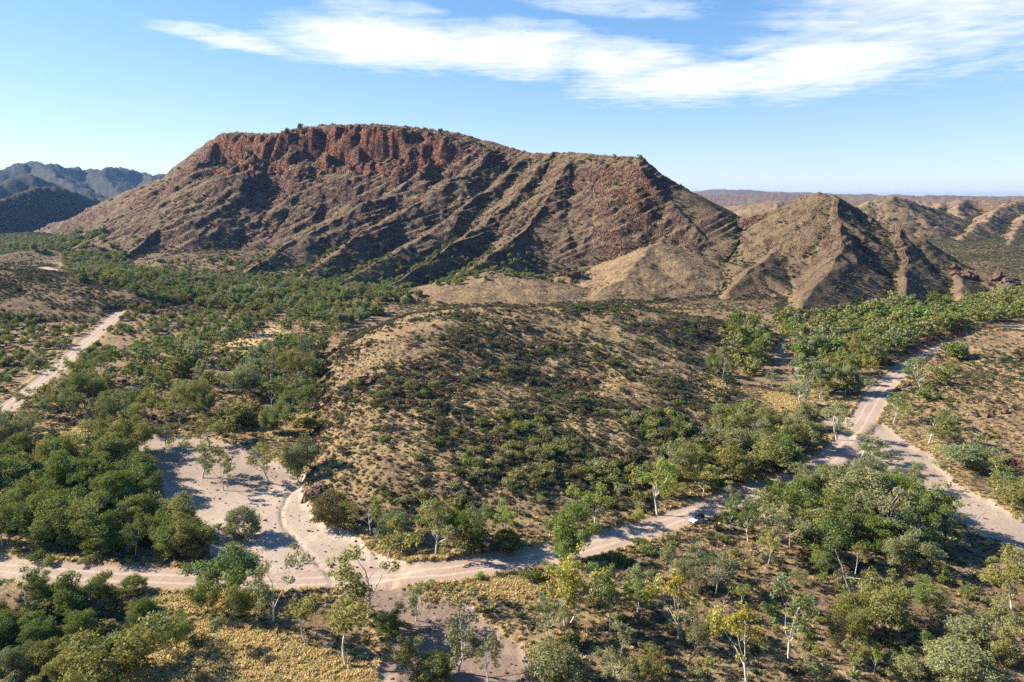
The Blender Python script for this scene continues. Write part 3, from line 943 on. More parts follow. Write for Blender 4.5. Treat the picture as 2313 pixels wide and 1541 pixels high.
M_SCRUB = leaf_material('scrub_leaves', [(0.15, 0.155, 0.10), (0.13, 0.112, 0.072), (0.11, 0.115, 0.062), (0.15, 0.145, 0.07), (0.125, 0.105, 0.08), DARK, (0.12, 0.13, 0.075), (0.16, 0.14, 0.09)], tone=0.95)
M_SCRUB_DARK = leaf_material('dark_scrub_leaves', [(0.07, 0.072, 0.042), (0.10, 0.088, 0.06), DARK, (0.085, 0.09, 0.055), (0.09, 0.10, 0.075)], tone=0.85)
M_SPINIFEX = leaf_material('spinifex_leaves', [(0.30, 0.25, 0.13), (0.21, 0.195, 0.10), (0.33, 0.27, 0.14), (0.25, 0.225, 0.125), (0.34, 0.285, 0.17)], tone=0.75)
M_GOLD = leaf_material('golden_grass_blades', [(0.62, 0.49, 0.23), (0.52, 0.39, 0.17), (0.66, 0.54, 0.29), (0.46, 0.42, 0.19), (0.58, 0.42, 0.19)], 0.5, 1.0)
M_WHITE_BARK = bark_material('white_bark', (0.56, 0.52, 0.47), (0.30, 0.25, 0.21))
M_DARK_BARK = bark_material('dark_bark', (0.10, 0.075, 0.06), (0.055, 0.042, 0.036))
M_DEAD = bark_material('dead_wood', (0.24, 0.21, 0.19), (0.10, 0.085, 0.08))


# ----------------------------------------------------------------- plant shapes
def tube(acc, pts, radii, sides=5):
    pts = [np.asarray(p, float) for p in pts]
    base = len(acc[0])
    n = len(pts)
    for i, p in enumerate(pts):
        d = pts[min(i + 1, n - 1)] - pts[max(i - 1, 0)]
        d = d / (np.linalg.norm(d) + 1e-9)
        u = np.cross(d, (0.31, 0.93, 0.2))
        u /= np.linalg.norm(u) + 1e-9
        v = np.cross(d, u)
        for k in range(sides):
            a = 2 * math.pi * k / sides
            acc[0].append(p + (u * math.cos(a) + v * math.sin(a)) * radii[i])
    for i in range(n - 1):
        for k in range(sides):
            a, b = base + i * sides + k, base + i * sides + (k + 1) % sides
            acc[1].append((a, b, b + sides, a + sides))


def leaves(centers, out, size, rng, droop=0.35, aspect=0.42):
    """one small four sided leaf spray at each centre, turned loosely outwards"""
    n = len(centers)
    nrm = out * 0.75 + rng.normal(size=(n, 3)) * 0.62 + np.array([0, 0, 0.25])
    nrm /= np.linalg.norm(nrm, axis=1, keepdims=True)
    ax = rng.normal(size=(n, 3)) + np.array([0, 0, -droop * 3])
    ax -= nrm * (ax * nrm).sum(1, keepdims=True)
    ax /= np.linalg.norm(ax, axis=1, keepdims=True) + 1e-9
    bi = np.cross(nrm, ax)
    L = (size * rng.uniform(0.6, 1.35, n))[:, None]
    W = L * aspect
    v = np.stack([centers - ax * L * 0.5, centers + bi * W * 0.5 - ax * L * 0.05, centers + ax * L * 0.5, centers - bi * W * 0.5 - ax * L * 0.05], 1)
    return v.reshape(-1, 3)


def crown_mesh(name, clumps, size, per, rng, mat, droop=0.35, aspect=0.42, flat=0.72):
    """clumps: (centre, radius)"""
    V, A = [], []
    for c, r in clumps:
        n = max(6, int(per * (r ** 2)))
        d = rng.normal(size=(n, 3))
        d /= np.linalg.norm(d, axis=1, keepdims=True)
        d[:, 2] = np.where(d[:, 2] < -0.2, d[:, 2] * 0.5, d[:, 2])
        rad = r * (0.45 + 0.6 * rng.random(n) ** 0.6)
        lump = 1 + 0.28 * np.sin(d[:, 0] * 5 + c[0] * 3) * np.sin(d[:, 1] * 4 + c[1] * 3 + d[:, 2] * 3)
        p = np.asarray(c) + d * (rad * lump)[:, None] * np.array([1, 1, flat])
        V.append(leaves(p, d, size, rng, droop, aspect))
        A.append(np.repeat(np.clip(rng.normal(0.45, 0.2, n) + rng.normal(0, 0.14), 0, 1), 4))
    V = np.concatenate(V)
    A = np.concatenate(A)
    F = np.arange(len(V)).reshape(-1, 4)
    return mesh_np(name, V, F, mat, False, {'v': A})


def bend(p0, direction, length, n, rng, wob, up=0.0):
    pts = [np.asarray(p0, float)]
    d = np.asarray(direction, float)
    for i in range(n):
        d = d + rng.normal(size=3) * wob + np.array([0, 0, up])
        d /= np.linalg.norm(d)
        pts.append(pts[-1] + d * length / n)
    return pts


def tree_shape(seed, kind):
    """returns trunk arrays and leaf clumps of a tree about 16 m tall"""
    rng = np.random.default_rng(seed)
    acc = ([], [])
    cl = []
    H = 16.0
    if kind == 'gum':
        stems = rng.choice([1, 1, 2])
        fork, nl, inc, ll, rc = rng.uniform(0.20, 0.32), (3, 5), (0.25, 0.8), (0.40, 0.56), (0.85, 1.65)
    elif kind == 'slender':
        stems, fork, nl, inc, ll, rc = 1, rng.uniform(0.38, 0.5), (3, 4), (0.15, 0.45), (0.3, 0.42), (1.0, 1.6)
    elif kind == 'dense':
        stems, fork, nl, inc, ll, rc = rng.choice([1, 2]), 0.16, (5, 7), (0.35, 1.05), (0.36, 0.5), (1.9, 2.9)
    else:  # acacia
        stems, fork, nl, inc, ll, rc = rng.choice([2, 3]), 0.14, (3, 4), (0.3, 0.85), (0.42, 0.58), (1.6, 2.4)
    if kind == 'bush':
        for i in range(6):
            a = i * 1.05 + rng.uniform(-0.3, 0.3)
            b = bend((0, 0, -0.5), (math.cos(a) * 0.45, math.sin(a) * 0.45, 1), 12, 5, rng, 0.12)
            tube(acc, b, np.linspace(0.2, 0.05, 6), 5)
        for i in range(74):
            z = rng.uniform(0.12, 1.0)
            a = rng.uniform(0, 6.28)
            q = 7.2 * math.sqrt(max(0.05, 1 - ((z - 0.42) / 0.62) ** 2)) * rng.uniform(0.45, 1.0)
            cl.append((np.array([math.cos(a) * q, math.sin(a) * q, z * 14.5]), rng.uniform(1.5, 2.6)))
        stems = 0
    for s in range(stems):
        a = rng.uniform(0, 6.28)
        lean = 0.10 if stems == 1 else rng.uniform(0.22, 0.42)
        r0 = (0.21 if kind != 'slender' else 0.16) * (1.0 if stems == 1 else 0.72)
        st = bend((0.25 * (s > 0) * math.cos(a), 0.25 * (s > 0) * math.sin(a), -0.5), (math.cos(a) * lean, math.sin(a) * lean, 1), H * fork + 0.5, 5, rng, 0.07)
        tube(acc, st, np.linspace(r0 * 1.25, r0 * 0.75, len(st)), 6)
        k = rng.integers(nl[0], nl[1] + 1)
        a0 = rng.uniform(0, 6.28)
        for i in range(k):
            az_ = a0 + i * 6.28 / k + rng.uniform(-0.5, 0.5)
            ic = rng.uniform(*inc) if i else 0.12
            d = (math.cos(az_) * math.sin(ic), math.sin(az_) * math.sin(ic), math.cos(ic))
            L = H * rng.uniform(*ll) * (1.15 if not i else 1.0)
            start = st[-1] if i % 2 == 0 or kind == 'dense' else st[-2]
            lb = bend(start, d, L, 5, rng, 0.14, 0.05)
            tube(acc, lb, np.linspace(r0 * 0.55, r0 * 0.16, len(lb)), 5)
            cl.append((lb[-1] + np.array([0, 0, 0.4]), rng.uniform(*rc)))
            for j in range(rng.integers(3, 6)):
                q = lb[rng.integers(1 if kind != 'slender' else 2, len(lb))]
                az2 = az_ + rng.uniform(-1.6, 1.6)
                i2 = rng.uniform(0.4, 1.25)
                sb = bend(q, (math.cos(az2) * math.sin(i2), math.sin(az2) * math.sin(i2), math.cos(i2)), H * rng.uniform(0.12, 0.24), 3, rng, 0.18)
                tube(acc, sb, np.linspace(r0 * 0.2, r0 * 0.07, len(sb)), 4)
                cl.append((sb[-1], rng.uniform(*rc) * rng.uniform(0.65, 1.0)))
                if rng.random() < 0.7:
                    cl.append((sb[-1] + rng.normal(size=3) * 1.0 - np.array([0, 0, 1.3]), rng.uniform(*rc) * 0.65))
    if kind == 'dense':
        for i in range(9):
            a = rng.uniform(0, 6.28)
            cl.append((np.array([math.cos(a) * 3.4, math.sin(a) * 3.4, rng.uniform(2.0, 5.5)]), rng.uniform(1.4, 2.0)))
    return acc, cl


PROTO = {}      # kind -> list of (trunk mesh, crown mesh, height, width)


def measure(V, F, crown):
    n = len(crown.vertices)
    a = np.empty(n * 3, np.float32)
    crown.vertices.foreach_get('co', a)
    a = a.reshape(-1, 3)
    return float(np.percentile(a[:, 2], 99.5)), float(np.percentile(a[:, 0], 98) - np.percentile(a[:, 0], 2) + np.percentile(a[:, 1], 98) - np.percentile(a[:, 1], 2)) * 0.5


def make_protos():
    for kind, n, per, size, bark in (('gum', 7, 74, 0.58, M_WHITE_BARK), ('slender', 3, 95, 0.55, M_WHITE_BARK), ('dense', 4, 48, 0.62, M_DARK_BARK), ('acacia', 4, 62, 0.50, M_DARK_BARK), ('bush', 4, 40, 0.66, M_DARK_BARK)):
        PROTO[kind] = []
        PROTO[kind + '_far'] = []
        for i in range(n):
            acc, cl = tree_shape(100 + i * 7 + len(kind), kind)
            rng = np.random.default_rng(i + 50)
            crown = crown_mesh(kind + '_crown', cl, size, per, rng, M_LEAF, 0.4 if kind in ('gum', 'slender') else 0.1, 0.42, 1.0 if kind in ('gum', 'slender') else 0.75)
            trunk = mesh_np(kind + '_trunk', np.array(acc[0]), np.array(acc[1]), bark, True)
            h, w_ = measure(None, None, crown)
            PROTO[kind].append((trunk, crown, h, w_))
            if i < 4:       # the same tree in fewer, larger sprays for the far distance, trunk and crown in one mesh
                far = crown_mesh(kind + '_far', cl, size * 1.9, per * 0.21, rng, M_LEAF_FAR, 0.2, 0.6, 0.9)
                PROTO[kind + '_far'].append((far, trunk, h, w_))


def shrub_mesh(seed, n, size, mat, flat=0.8, lumps=7, R=1.0):
    rng = np.random.default_rng(seed)
    cl = [(np.array([0, 0, R * 0.55]), R * 0.62)]
    for i in range(lumps):
        a = rng.uniform(0, 6.28)
        q = rng.uniform(0.35, 0.75) * R
        cl.append((np.array([math.cos(a) * q, math.sin(a) * q, rng.uniform(0.3, 0.85) * R]), R * rng.uniform(0.3, 0.5)))
    tot = sum(r * r for _, r in cl)
    return crown_mesh('shrub_foliage', cl, size, n / tot, rng, mat, 0.0, 0.5, flat)


def stem_mesh(seed, mat):
    rng = np.random.default_rng(seed)
    acc = ([], [])
    for i in range(5):
        a = rng.uniform(0, 6.28)
        d = (math.cos(a) * 0.6, math.sin(a) * 0.6, 1)
        b = bend((0, 0, -0.1), d, 1.0, 3, rng, 0.2)
        tube(acc, b, np.linspace(0.045, 0.012, 4), 4)
    return mesh_np('shrub_stem', np.array(acc[0]), np.array(acc[1]), mat, True)


def tussock_mesh(seed, mat, n=44):
    rng = np.random.default_rng(seed)
    V = []
    for i in range(n):
        a = rng.uniform(0, 6.28)
        t = rng.uniform(0.1, 1.2)
        q = rng.uniform(0, 0.28)
        b = np.array([math.cos(a) * q, math.sin(a) * q, -0.05])
        d = np.array([math.cos(a) * math.sin(t), math.sin(a) * math.sin(t), math.cos(t)])
        s = np.array([-math.sin(a), math.cos(a), 0]) * 0.085
        L = rng.uniform(0.4, 0.7)
        V += [b - s, b + s, b + d * L + s * 0.5 + np.array([0, 0, -0.1 * t]), b + d * L - s * 0.5 + np.array([0, 0, -0.1 * t])]
    V = np.array(V)
    A = np.repeat(np.clip(rng.normal(0.5, 0.22, n), 0, 1), 4)
    return mesh_np('tussock', V, np.arange(len(V)).reshape(-1, 4), mat, False, {'v': A})


make_protos()
SHRUB = [(shrub_mesh(i, 620, 0.20, M_LEAF, 0.62 + 0.1 * (i % 3), 5 + i % 4), stem_mesh(i, M_DARK_BARK)) for i in range(6)]


# ----------------------------------------------------------------- scattering of uncountable growth
def scatter(name, label, cat, protos, P, rotz, scale, idx):
    """protos: meshes; P (n,3); scale (n,3)"""
    pc = bpy.data.collections.new(name + '_source')
    for i, me in enumerate(protos):
        o = bpy.data.objects.new('%s_%02d' % (name, i), me)
        pc.objects.link(o)
    me = bpy.data.meshes.new(name)
    me.vertices.add(len(P))
    me.vertices.foreach_set('co', np.ascontiguousarray(P, np.float32).ravel())
    a = me.attributes.new('turn', 'FLOAT_VECTOR', 'POINT')
    rv = np.zeros((len(P), 3), np.float32)
    rv[:, 2] = rotz
    a.data.foreach_set('vector', rv.ravel())
    a = me.attributes.new('size', 'FLOAT_VECTOR', 'POINT')
    a.data.foreach_set('vector', np.ascontiguousarray(scale, np.float32).ravel())
    a = me.attributes.new('pick', 'INT', 'POINT')
    a.data.foreach_set('value', np.ascontiguousarray(idx, np.int32))
    o = obj(name, me)
    tag(o, label, cat, kind='stuff')
    g = bpy.data.node_groups.new(name, 'GeometryNodeTree')
    g.interface.new_socket('Geometry', in_out='INPUT', socket_type='NodeSocketGeometry')
    g.interface.new_socket('Geometry', in_out='OUTPUT', socket_type='NodeSocketGeometry')
    gi, go = g.nodes.new('NodeGroupInput'), g.nodes.new('NodeGroupOutput')
    ip = g.nodes.new('GeometryNodeInstanceOnPoints')
    ci = g.nodes.new('GeometryNodeCollectionInfo')
    ci.inputs['Collection'].default_value = pc
    ci.inputs['Separate Children'].default_value = True
    ci.inputs['Reset Children'].default_value = True

    def na(nm, typ):
        nd = g.nodes.new('GeometryNodeInputNamedAttribute')
        nd.data_type = typ
        nd.inputs['Name'].default_value = nm
        return nd.outputs[0]
    e2r = g.nodes.new('FunctionNodeEulerToRotation')
    L = g.links.new
    L(na('turn', 'FLOAT_VECTOR'), e2r.inputs[0])
    L(gi.outputs[0], ip.inputs['Points'])
    L(ci.outputs[0], ip.inputs['Instance'])
    ip.inputs['Pick Instance'].default_value = True
    L(na('pick', 'INT'), ip.inputs['Instance Index'])
    L(e2r.outputs[0], ip.inputs['Rotation'])
    L(na('size', 'FLOAT_VECTOR'), ip.inputs['Scale'])
    L(ip.outputs[0], go.inputs[0])
    md = o.modifiers.new('scatter', 'NODES')
    md.node_group = g
    return o


def project(x, y, z):
    c, s = math.cos(PITCH), math.sin(PITCH)
    dz = np.asarray(z) - CAM_H
    f = y * c - dz * s
    u = y * s + dz * c
    return CX + FPX * x / f, CY - FPX * u / f


# ----------------------------------------------------------------- where trees and shrubs stand
# base x, base y, top y, crown width (pixels of the photograph), kind, leaf colour, what sets it apart
TREES_SEEN = [
    (515, 1348, 1237, 125, 'dense', GREEN, 'big round dark green tree on the near edge of the road by the creek crossing'),
    (474, 1386, 1300, 62, 'acacia', GREEN, 'small bushy tree tucked under the big round tree by the road'),
    (543, 1399, 1325, 52, 'acacia', OLIVE, 'small dark-stemmed tree between the big round tree and the pale leaning gum'),
    (617, 1406, 1252, 122, 'gum', GREYG, 'tall pale olive gum with white stems on the edge of the golden grass'),
    (691, 1457, 1342, 88, 'slender', OLIVE, 'slim white-trunked gum standing alone in the golden grass'),
    (781, 1502, 1352, 100, 'slender', OLIVE, 'slender white gum with forked trunk at the right end of the golden grass'),
    (833, 1392, 1213, 185, 'gum', OLIVE, 'tallest spreading gum beside the creek crossing, bare limbs showing'),
    (880, 1434, 1375, 90, 'acacia', DARK, 'dark low tree in the shade of the tallest gum'),
    (939, 1402, 1318, 82, 'gum', GREYG, 'grey-green gum just right of the tallest gum'),
    (923, 1527, 1432, 72, 'gum', OLIVE, 'gum with bent white trunk at the bottom edge on the gravel wash'),
    (1034, 1519, 1358, 142, 'gum', GREYG, 'gum with two white trunks spreading apart on the gravel wash'),
    (1103, 1540, 1432, 92, 'gum', GREYG, 'grey-green gum at the bottom edge right of the two-trunked gum'),
    (980, 1538, 1480, 84, 'bush', OLIVE, 'low rounded olive tree at the bottom edge of the gravel wash'),
    (1238, 1440, 1338, 78, 'gum', GREYG, 'pale gum on the right bank of the gravel wash'),
    (1281, 1417, 1245, 122, 'gum', YELLOW_G, 'tall yellowish gum with white trunk near the road edge, centre right foreground'),
    (1281, 1264, 1158, 76, 'dense', BRIGHT, 'bright green tree standing at the upper edge of the road bend'),
    (1377, 1427, 1280, 52, 'slender', GREEN, 'slender green gum right of the tall yellowish gum'),
    (1345, 1361, 1262, 68, 'gum', GREEN, 'green gum close to the road behind the slender gum'),
    (1253, 1535, 1460, 132, 'bush', GREYG, 'wide pale bushy tree at the bottom edge, centre right'),
    (1392, 1538, 1460, 92, 'gum', GREYG, 'pale gum at the bottom edge right of the wide bushy tree'),
    (1475, 1540, 1473, 72, 'dense', OLIVE, 'olive tree at the bottom edge below the forked gum'),
    (752, 1184, 1107, 76, 'bush', BROWNG, 'grey-brown acacia at the foot of the knoll beside the sand'),
    (838, 1209, 1120, 88, 'gum', OLIVE, 'leaning olive gum at the knoll foot above the road crossing'),
    (890, 1216, 1155, 76, 'bush', BLUEG, 'blue-green bushy tree at the knoll foot right of the leaning gum'),
    (984, 1254, 1115, 98, 'gum', OLIVE, 'large olive gum above the road at the knoll foot'),
    (1050, 1240, 1147, 92, 'dense', DARK, 'dark tree right of the large olive gum above the road'),
    (1084, 1237, 1138, 46, 'slender', GREYG, 'thin pale gum above the road right of the dark tree'),
    (1146, 1216, 1127, 68, 'gum', BRIGHT, 'light green gum on the lower slope of the knoll above the road'),
    (1146, 1240, 1200, 82, 'bush', DARK, 'dark low thicket tree on the upper roadside'),
    (900, 1247, 1205, 52, 'acacia', GREYG, 'pale shrubby tree on the sandy corner above the road'),
    (1343, 1185, 1095, 88, 'gum', BRIGHT, 'light green tree above the road, second left of the car'),
    (1485, 1164, 1038, 112, 'gum', BRIGHT, 'big light green gum above the road just left of the car'),
    (1440, 1182, 1150, 34, 'acacia', YELLOW_G, 'small yellow bushy tree on the upper road edge left of the car'),
    (1616, 1344, 1240, 96, 'gum', BLUEG, 'blue-green gum with white forked limbs in the right foreground scrub'),
    (1535, 1440, 1290, 98, 'gum', YELLOW_G, 'yellow-green gum with a wide white Y-shaped trunk'),
    (1688, 1538, 1363, 122, 'gum', YELLOW_G, 'yellowish gum with thick straight white trunk at the bottom right'),
    (1781, 1488, 1325, 108, 'gum', BLUEG, 'blue-green gum with white trunk right of the thick-trunked yellowish gum'),
    (1888, 1482, 1385, 62, 'acacia', BROWNG, 'sparse acacia with bent dark trunk in the right foreground'),
    (1967, 1394, 1283, 98, 'gum', OLIVE, 'olive gum with a fan of white stems in the right foreground'),
    (2000, 1432, 1330, 98, 'acacia', OLIVE, 'bushy olive tree right of the gum with fanned white stems'),
    (2287, 1380, 1240, 128, 'gum', OLIVE, 'large gum with white limbs at the right edge of the picture'),
    (2255, 1448, 1342, 84, 'gum', GREYG, 'gum with curved white stems low at the right edge'),
    (2185, 1472, 1400, 92, 'bush', GREYG, 'rounded grey-green tree below the gum with curved stems'),
    (1971, 1524, 1458, 40, 'slender', BRIGHT, 'small bright green sapling tree near the bottom right'),
    (2168, 1545, 1460, 165, 'bush', GREYG, 'wide pale tree at the bottom edge far right'),
    (2050, 1545, 1490, 80, 'bush', GREYG, 'pale bushy tree at the bottom edge left of the wide pale tree'),
    (1734, 1274, 1205, 46, 'slender', YELLOW_G, 'little yellow-green tree in front of the right thicket'),
    (1858, 1285, 1240, 46, 'bush', GREEN, 'small cone-shaped tree in the clearing before the right thicket'),
    (1809, 1320, 1285, 42, 'acacia', GREYG, 'small pale tree in the clearing left of the dead branches'),
    (1577, 1464, 1378, 62, 'acacia', GREYG, 'grey olive tree right of the Y-shaped gum'),
    (1732, 1200, 1105, 92, 'gum', GREYG, 'tall pale gum at the left end of the right thicket'),
    (1785, 1235, 1160, 52, 'slender', GREYG, 'slim pale gum at the front of the right thicket'),
    (1869, 1218, 1130, 92, 'gum', OLIVE, 'broad olive gum in the middle of the right thicket'),
    (2010, 1221, 1098, 132, 'gum', GREYG, 'biggest gum of the right thicket with a leaning white limb'),
    (2097, 1207, 1080, 92, 'gum', GREEN, 'green gum at the right end of the right thicket beside the sand'),
    (1957, 1207, 1110, 92, 'gum', GREYG, 'grey-green gum behind the biggest gum of the right thicket'),
    (1651, 1156, 1090, 38, 'slender', GREYG, 'lone thin tree on the road edge right of the car'),
    (1739, 1107, 1080, 30, 'acacia', BRIGHT, 'tiny light tree on the road right of the lone thin tree'),
    (1795, 1065, 1027, 72, 'acacia', YELLOW_G, 'low spreading yellow tree hanging over the road bend'),
    (1890, 994, 905, 82, 'gum', GREYG, 'gum with white trunk at the fork of road and creek bed'),
    (1943, 1040, 967, 88, 'gum', GREYG, 'many-stemmed gum standing on the sand at the creek fork'),
    (1992, 1068, 1003, 60, 'gum', GREEN, 'upright green gum in the sand right of the many-stemmed gum'),
    (2059, 1107, 1037, 48, 'gum', GREYG, 'small grey gum on the left edge of the right creek bed'),
    (2080, 878, 808, 78, 'gum', GREEN, 'green gum just right of the road near its far bend'),
    (2017, 956, 880, 64, 'gum', GREEN, 'gum at the right roadside where the creek bed opens'),
    (2097, 1005, 925, 94, 'gum', OLIVE, 'olive gum on the right bank of the creek, second from the road'),
    (2147, 1012, 955, 78, 'gum', OLIVE, 'gum on the right creek bank below the red slope'),
    (2185, 1058, 995, 112, 'dense', BLUEG, 'broad blue-green tree on the right creek bank'),
    (2248, 1107, 1040, 94, 'gum', GREEN, 'green gum on the right creek bank near the right edge'),
    (2291, 1156, 1072, 94, 'dense', OLIVE, 'olive tree on the right creek bank cut by the right edge'),
    (1958, 878, 800, 36, 'slender', YELLOW_G, 'slim yellowish gum left of the far road'),
    (1746, 882, 832, 38, 'gum', GREYG, 'small white-trunked gum at the sandy clearing'),
    (1939, 850, 785, 62, 'gum', GREEN, 'green gum left of the far road behind the slim gum'),
    (1632, 857, 790, 38, 'gum', GREYG, 'nearly bare white gum at the edge of the golden clearing'),
    (1609, 836, 798, 32, 'acacia', GREEN, 'small green tree left of the bare white gum'),
    (1851, 899, 850, 72, 'gum', OLIVE, 'olive gum above the golden clearing, right of centre'),
    (1809, 920, 855, 80, 'gum', GREYG, 'grey-green gum at the lower end of the golden clearing'),
    (1588, 1121, 1050, 82, 'gum', YELLOW_G, 'yellow-green gum above the road right of the car'),
    (1718, 1061, 985, 118, 'dense', OLIVE, 'wide olive-yellow tree above the road bend'),
    (1792, 1005, 930, 48, 'slender', BLUEG, 'upright blue-green gum left of the creek fork'),
    (1676, 949, 905, 98, 'acacia', DARK, 'dark spreading tree below the golden clearing'),
    (1521, 1096, 1000, 92, 'gum', GREYG, 'pale gum on the right foot of the knoll above the car'),
    (552, 1215, 1146, 72, 'bush', GREYG, 'round many-stemmed pale tree standing alone on the white creek sand'),
    (505, 1108, 1020, 68, 'gum', GREYG, 'gum growing in the middle of the upper creek sand'),
    (457, 1080, 990, 104, 'gum', OLIVE, 'leaning gum with bent white foot on the upper creek sand'),
    (375, 1011, 943, 58, 'gum', OLIVE, 'gum at the head of the creek bed, left of two'),
    (474, 1008, 930, 78, 'gum', OLIVE, 'gum at the head of the creek bed, right of two'),
    (609, 1091, 995, 88, 'gum', OLIVE, 'gum with many pale stems at the right side of the creek sand'),
    (678, 1091, 985, 62, 'acacia', GREYG, 'tree at the foot of the dark rocks beside the creek sand'),
    (643, 980, 885, 62, 'gum', GREEN, 'tall gum beside the golden patch above the creek'),
    (610, 977, 920, 42, 'acacia', GREEN, 'small tree at the left of the golden patch above the creek'),
    (702, 980, 940, 58, 'acacia', DARK, 'dark tree at the right of the golden patch above the creek'),
    (415, 1236, 1170, 92, 'bush', GREEN, 'round tree at the right end of the left thicket beside the sand'),
    (62, 1379, 1277, 88, 'gum', GREEN, 'dark gum below the road at the left edge'),
    (107, 1351, 1275, 52, 'gum', DARK, 'dark narrow gum on the near road edge at the left'),
    (166, 1389, 1297, 88, 'dense', GREEN, 'broad dark tree below the road, third from the left edge'),
    (232, 1358, 1305, 62, 'acacia', DARK, 'dark acacia on the near road edge, left foreground'),
    (304, 1337, 1303, 72, 'bush', GREEN, 'low green bushy tree on the near road edge left of the big round tree'),
    (398, 1462, 1377, 78, 'acacia', GREEN, 'dark-stemmed tree at the left rim of the golden grass'),
    (489, 1469, 1385, 46, 'slender', GREYG, 'thin grey tree with a dark trunk in the golden grass'),
    (145, 1540, 1470, 92, 'acacia', OLIVE, 'olive tree at the bottom left edge'),
    (263, 1545, 1430, 185, 'dense', OLIVE, 'wide olive tree at the bottom edge left of the golden grass'),
    (678, 293, 278, 10, 'acacia', DARK, 'tiny tree on the mountain skyline, left one of the summit'),
    (648, 302, 288, 8, 'acacia', DARK, 'tiny tree at the left shoulder of the mountain skyline'),
    (1446, 366, 348, 12, 'acacia', DARK, 'tiny tree on the right end of the mountain skyline'),
    (1388, 362, 347, 8, 'acacia', DARK, 'tiny bush-like tree left of the right end of the skyline'),
    (995, 304, 289, 8, 'acacia', DARK, 'tiny tree on the mountain skyline right of the summit'),
]
